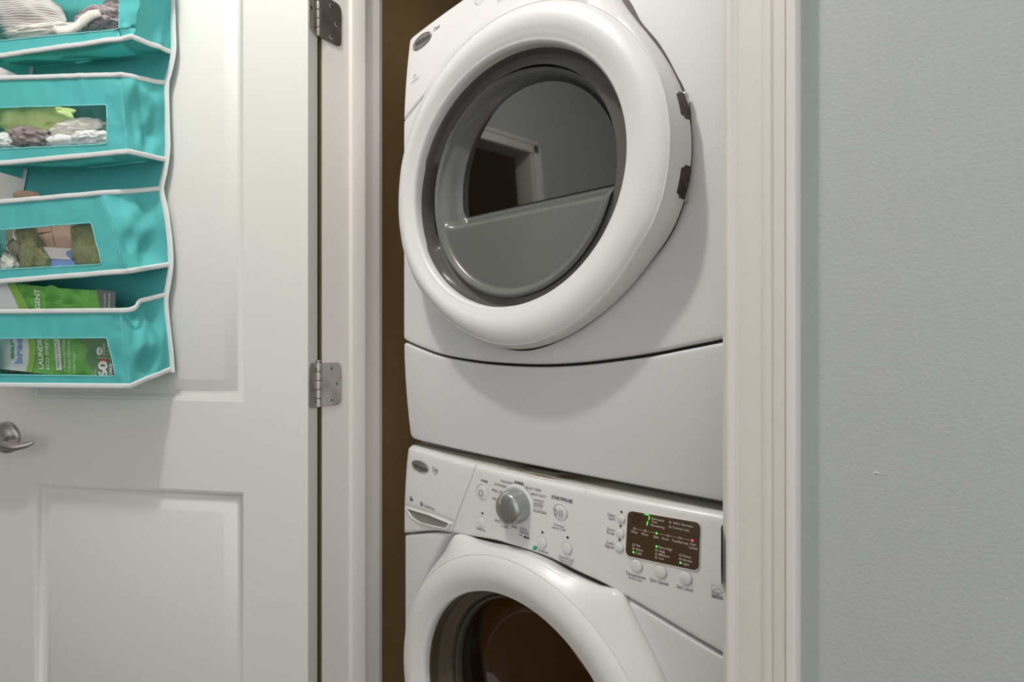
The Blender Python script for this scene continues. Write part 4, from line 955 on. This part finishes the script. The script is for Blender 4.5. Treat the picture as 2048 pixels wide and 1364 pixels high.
# second pocket
blob('folded_cloth', 40, 240, .050, .125, .030, .040, M['lime'], 'lime green folded cloth in the second pocket', 'clothing', 3, .25, 2.0, rot=-.05, fold=.035)
blob('folded_cloth', 62, 275, .070, .046, .018, .020, M['greycloth'], 'bunched grey-brown stocking below the lime cloth', 'clothing', 4, .3, 2.6, rot=-.15, fold=.035)
blob('folded_cloth', 155, 257, .062, .060, .020, .015, M['cream'], 'cream folded cloth right of the lime cloth, second pocket', 'clothing', 6, .2, 2.4, rot=.12, fold=.04)
blob('folded_cloth', 125, 283, .072, .030, .014, .013, M['whitecloth'], 'smooth white cloth between the stocking and the white bundle', 'clothing', 9, .12, 2)
blob('folded_cloth', 185, 278, .070, .044, .016, .015, M['whitecloth'], 'white bundle in the right corner of the second pocket', 'clothing', 10, .3, 3, fold=.03)
blob('folded_cloth', 5, 285, .070, .040, .016, .017, M['whitecloth'], 'white cloth at the left edge of the second pocket', 'clothing', 12, .25, 3, fold=.03)
# third pocket
slab_on('cardboard_box', [(58, 452), (150, 440), (150, 504), (58, 502)], .058, .030, M['card'], 'brown cardboard box between two green felt pieces, third pocket', 'box')
bx_ = bpy.data.objects['cardboard_box']
for a, c in (((101, 452), (110, 491)), ((73, 467), (102, 463))):
    P = [on_door(*a, .0585), on_door(*c, .0585)]; B().tube([dw(P[0][0], .0585, P[0][1]), dw(P[1][0], .0585, P[1][1])], .0006, 5).build('crease', M['cardline'], bx_)
slab_on('blue_box', [(80, 500), (152, 501), (152, 545), (80, 547)], .066, .022, M['blue'], 'blue box with a white top band in front of the cardboard box', 'box')
bb_ = bpy.data.objects['blue_box']
slab_on('white_band', [(76, 493), (143, 497), (142, 500), (133, 503), (131, 509), (136, 514), (140, 519), (90, 517), (92, 512), (93, 504), (88, 500), (79, 498)], .0672, .001, M['boxwhite'], None, None, bb_)
def feltpiece(pts, w_, label, seed):
    n = len(pts); cx_, cy_ = sum(p[0] for p in pts)/n, sum(p[1] for p in pts)/n; pp_ = []
    for (a, b_), (c, d) in zip(pts, pts[1:] + pts[:1]):
        for k in range(5): pp_.append((a + (c - a)*k/5 + random.uniform(-.8, .8), b_ + (d - b_)*k/5 + random.uniform(-.8, .8)))
    n = len(pp_); v = []
    for k, dz_ in ((1, -.012), (1.0, -.002), (.93, .0005), (.6, .003), (.3, .004), (.01, .004)):
        for x, y in pp_:
            X, Y = cx_ + (x - cx_)*k, cy_ + (y - cy_)*k; u, z = on_door(X, Y, w_); v.append(dw(u, w_ + dz_ + .0015*noise.noise(Vector((X*.15, Y*.15, seed))), z))
    o = obj('felt_piece', v, [(k*n + i, k*n + (i+1) % n, (k+1)*n + (i+1) % n, (k+1)*n + i) for k in range(5) for i in range(n)], M['felt']); setp(o, label, 'felt'); return o
feltpiece([(30, 455), (60, 452), (72, 488), (80, 502), (90, 516), (88, 542), (40, 545), (36, 500)], .078, 'mossy green felt piece left of the blue box, third pocket', 1)
feltpiece([(140, 452), (185, 440), (196, 480), (206, 536), (160, 540), (142, 520), (141, 480)], .078, 'green and brown felt piece at the right end of the third pocket', 2)
slab_on('taupe_pouch', [(-22, 457), (45, 450), (45, 541), (-22, 544)], .048, .02, M['taupe'], 'taupe pouch printed with white rings, left in third pocket', 'pouch')
tpo = bpy.data.objects['taupe_pouch']
def ringtube(cx_, cy_, r_, a0, a1, w_=.050):
    P = [on_door(cx_ + r_*cos(radians(a0 + (a1 - a0)*i/16)), cy_ - r_*sin(radians(a0 + (a1 - a0)*i/16)), w_) for i in range(17)]
    B().tube([dw(u, w_, z) for u, z in P], .0009, 6).build('printed_ring', M['boxwhite'], tpo)
ringtube(30, 492, 17, 95, 280); ringtube(42, 469, 15, 130, 230); ringtube(8, 470, 17, -70, -150)
blob('folded_cloth', 2, 530, .064, .036, .014, .022, M['cream'], 'pale crumpled cloth in front of the taupe pouch', 'clothing', 21, .25, 2.6, fold=.02)
blob('brown_bundle', 50, 392, .050, .030, .012, .010, M['card'], 'brown paper edge poking above the third pocket', 'paper', 22, .2, 3)
# detergent pouch: print laid out in pouch coordinates on one tilted sheet
WA = .070
wfun = lambda x, y: WA - .028*max(0, (640 - y))/80*0 - 0.0
def pp(x, y, w_=WA): u, z = on_door(x, y, w_); return dw(u, w_, z)
pouch = thing('detergent_pouch', pp(100, 755), 'green and white laundry detergent pouch standing in the bottom pocket', 'pouch')
PO = [(-28, 562), (0, 563), (40, 568), (80, 572), (130, 577), (180, 580), (231, 583), (231, 620), (229, 660), (228, 700), (228, 758), (180, 757), (120, 751), (60, 745), (0, 737), (-28, 734)]
n = len(PO); v = [pp(x, y) for x, y in PO] + [pp(x, y, WA - .018) for x, y in PO]
obj('pouch_body', v, [tuple(range(n)), tuple(range(n, 2*n))[::-1]] + [(i, (i+1) % n, n + (i+1) % n, n + i) for i in range(n)], M['greensh'], pouch, smooth=False)
def patch(pts, m, lift, name='printed_area'):
    n = len(pts); return obj(name, [pp(x, y, WA + lift) for x, y in pts], [tuple(range(n))], m, pouch, smooth=False)
patch([(13, 563.5), (-28, 562), (-28, 734), (0, 738), (52, 743.5), (57, 720), (58, 700), (56, 676), (45, 640), (38, 618), (28, 595)], M['pouchw'], .0006)
patch([(14, 563.6), (30, 566), (44, 590), (60, 618), (68, 650), (72, 690), (70, 720), (64, 745), (52, 743.5), (57, 720), (58, 700), (56, 676), (45, 640), (38, 618), (28, 595)], M['greenl'], .0008)
patch([(165, 676), (156, 678), (175, 700), (170, 720), (190, 745), (195, 757), (228, 758), (228, 676)], M['greend'], .0006)
patch([(192, 578), (231, 583), (231, 676), (205, 676), (205, 640)], M['pouchg'], .0005)
patch([(195, 722), (228, 722), (228, 758), (197, 758)], M['pouchg'], .0010)
for (a, c) in (((75, 590), (18, 9)), ((108, 588), (22, 16)), ((145, 598), (22, 12)), ((60, 606), (10, 14))):
    cx_, cy_ = a; rx_, ry_ = c
    b = B(); v = []
    for k, l in ((1, .0007), (.75, .0018), (.4, .0022), (.01, .0020)):
        for i in range(20):
            t = 2*pi*i/20; q = 1 + .2*sin(3*t + cx_); v.append(pp(cx_ + rx_*k*q*cos(t), cy_ + ry_*k*q*sin(t), WA + l*.5))
    b.add(v, [(k*20 + i, k*20 + (i+1) % 20, (k+1)*20 + (i+1) % 20, (k+1)*20 + i) for k in range(3) for i in range(20)]).build('printed_leaf', M['greensh'], pouch)
def vtext(txt, x0, y0, y1, cap, m, bold=0, lift=.0022, lean=0):
    """text reading upwards: baseline at column x0, from y0 (bottom) to y1 (top), letters grow to the left by cap px"""
    v, f = glyphs(txt, bold, 0); a0 = min(a[0] for a in v); a1 = max(a[0] for a in v); vs = []
    for a in v:
        t = (a[0] - a0)/(a1 - a0); vs.append(pp(x0 - a[1]/.70*cap + lean*t, y0 + (y1 - y0)*t, WA + lift))
    obj('lettering', vs, f, m, pouch, smooth=False)
TW = M['txtw']
vtext('earth', 27, 719, 655, 9, M['txtg'], .03); vtext('breeze', 43, 727, 648, 13, M['txtb'], .03)
vtext('LAUNDRY DETERGENT', 87.5, 738, 578, 9.5, TW, .03, lean=-9)
vtext('ECO SHEETS', 99, 739, 671, 6.5, TW, .01, lean=-3)
patch([(108, 678), (119, 678), (124, 740), (112.5, 740)], M['txtw'], .0012)
vtext('FRESH SCENT', 120, 736, 681, 6.5, M['pouchg'], 0, .0018, lean=-4)
vtext('Powerful Clean', 131.5, 735, 680, 5, TW, 0, lean=-2); vtext('Easily Dissolves', 141, 737, 681, 5, TW, 0, lean=-2); vtext('No Mess', 151, 739, 707, 5, TW, 0)
for x, y in ((130, 741), (139.5, 742), (149, 743)):
    n = 10; obj('lettering', [pp(x + 1.1*cos(2*pi*i/n), y + 1.1*sin(2*pi*i/n), WA + .0014) for i in range(n)], [tuple(range(n))], TW, pouch, smooth=False)
vtext('UP TO', 193.5, 753, 739, 4, TW, .02); vtext('60', 214, 757, 722, 17, TW, .05); vtext('LOADS', 224, 757.5, 727, 6, TW, .05)
vtext('30 SHEETS', 210, 711, 687, 4, TW, .01); vtext('1.9 oz', 216, 711, 684, 3, TW, 0)
n = 16; obj('lettering', [pp(199 + 6*cos(2*pi*i/n), 702.5 + 8.5*sin(2*pi*i/n), WA + .0013) for i in range(n)], [tuple(range(n))], TW, pouch, smooth=False)
vtext('ufo', 201, 709, 696, 4, M['pouchg'], .03, .0018)
hp_ = [(208, 728.5), (202.5, 724), (202.5, 719), (205.5, 716.8), (208.5, 718.5), (211.5, 716.5), (214, 719), (214, 723.5)]
obj('printed_heart', [pp(x, y, WA + .0020) for x, y in hp_], [tuple(range(8))], M['heart'], pouch, smooth=False)
strip2 = [(194, 714.5), (222, 716.5), (222, 717.3), (194, 715.3)]; patch(strip2, TW, .0014)
vtext('in Laundry', 211, 619, 586, 3.6, TW, 0); vtext('Plastic Jugs', 219.5, 619, 586, 3.6, TW, 0)
# dark tray edge under the pouch
slab_on('dark_pouch', [(-24, 735), (60, 745), (110, 752), (110, 762), (-24, 762)], .048, .01, M['pouchg'], 'dark grey packet lying under the detergent pouch', 'pouch')

# ceiling lamp (above the frame): the fixture that lights the landing
cl = thing('ceiling_lamp', (LAMP[0], LAMP[1], 2.75), 'small round ceiling lamp above the closet door', 'lamp')
B().grid(lambda a, k: (LAMP[0] + (.075, .075, .06, .001)[round(k*3)]*cos(2*pi*a), LAMP[1] + (.075, .075, .06, .001)[round(k*3)]*sin(2*pi*a), (2.75, 2.742, 2.738, 2.738)[round(k*3)]), 32, 3, cu=True).build('lamp_base', M['trim'], cl)
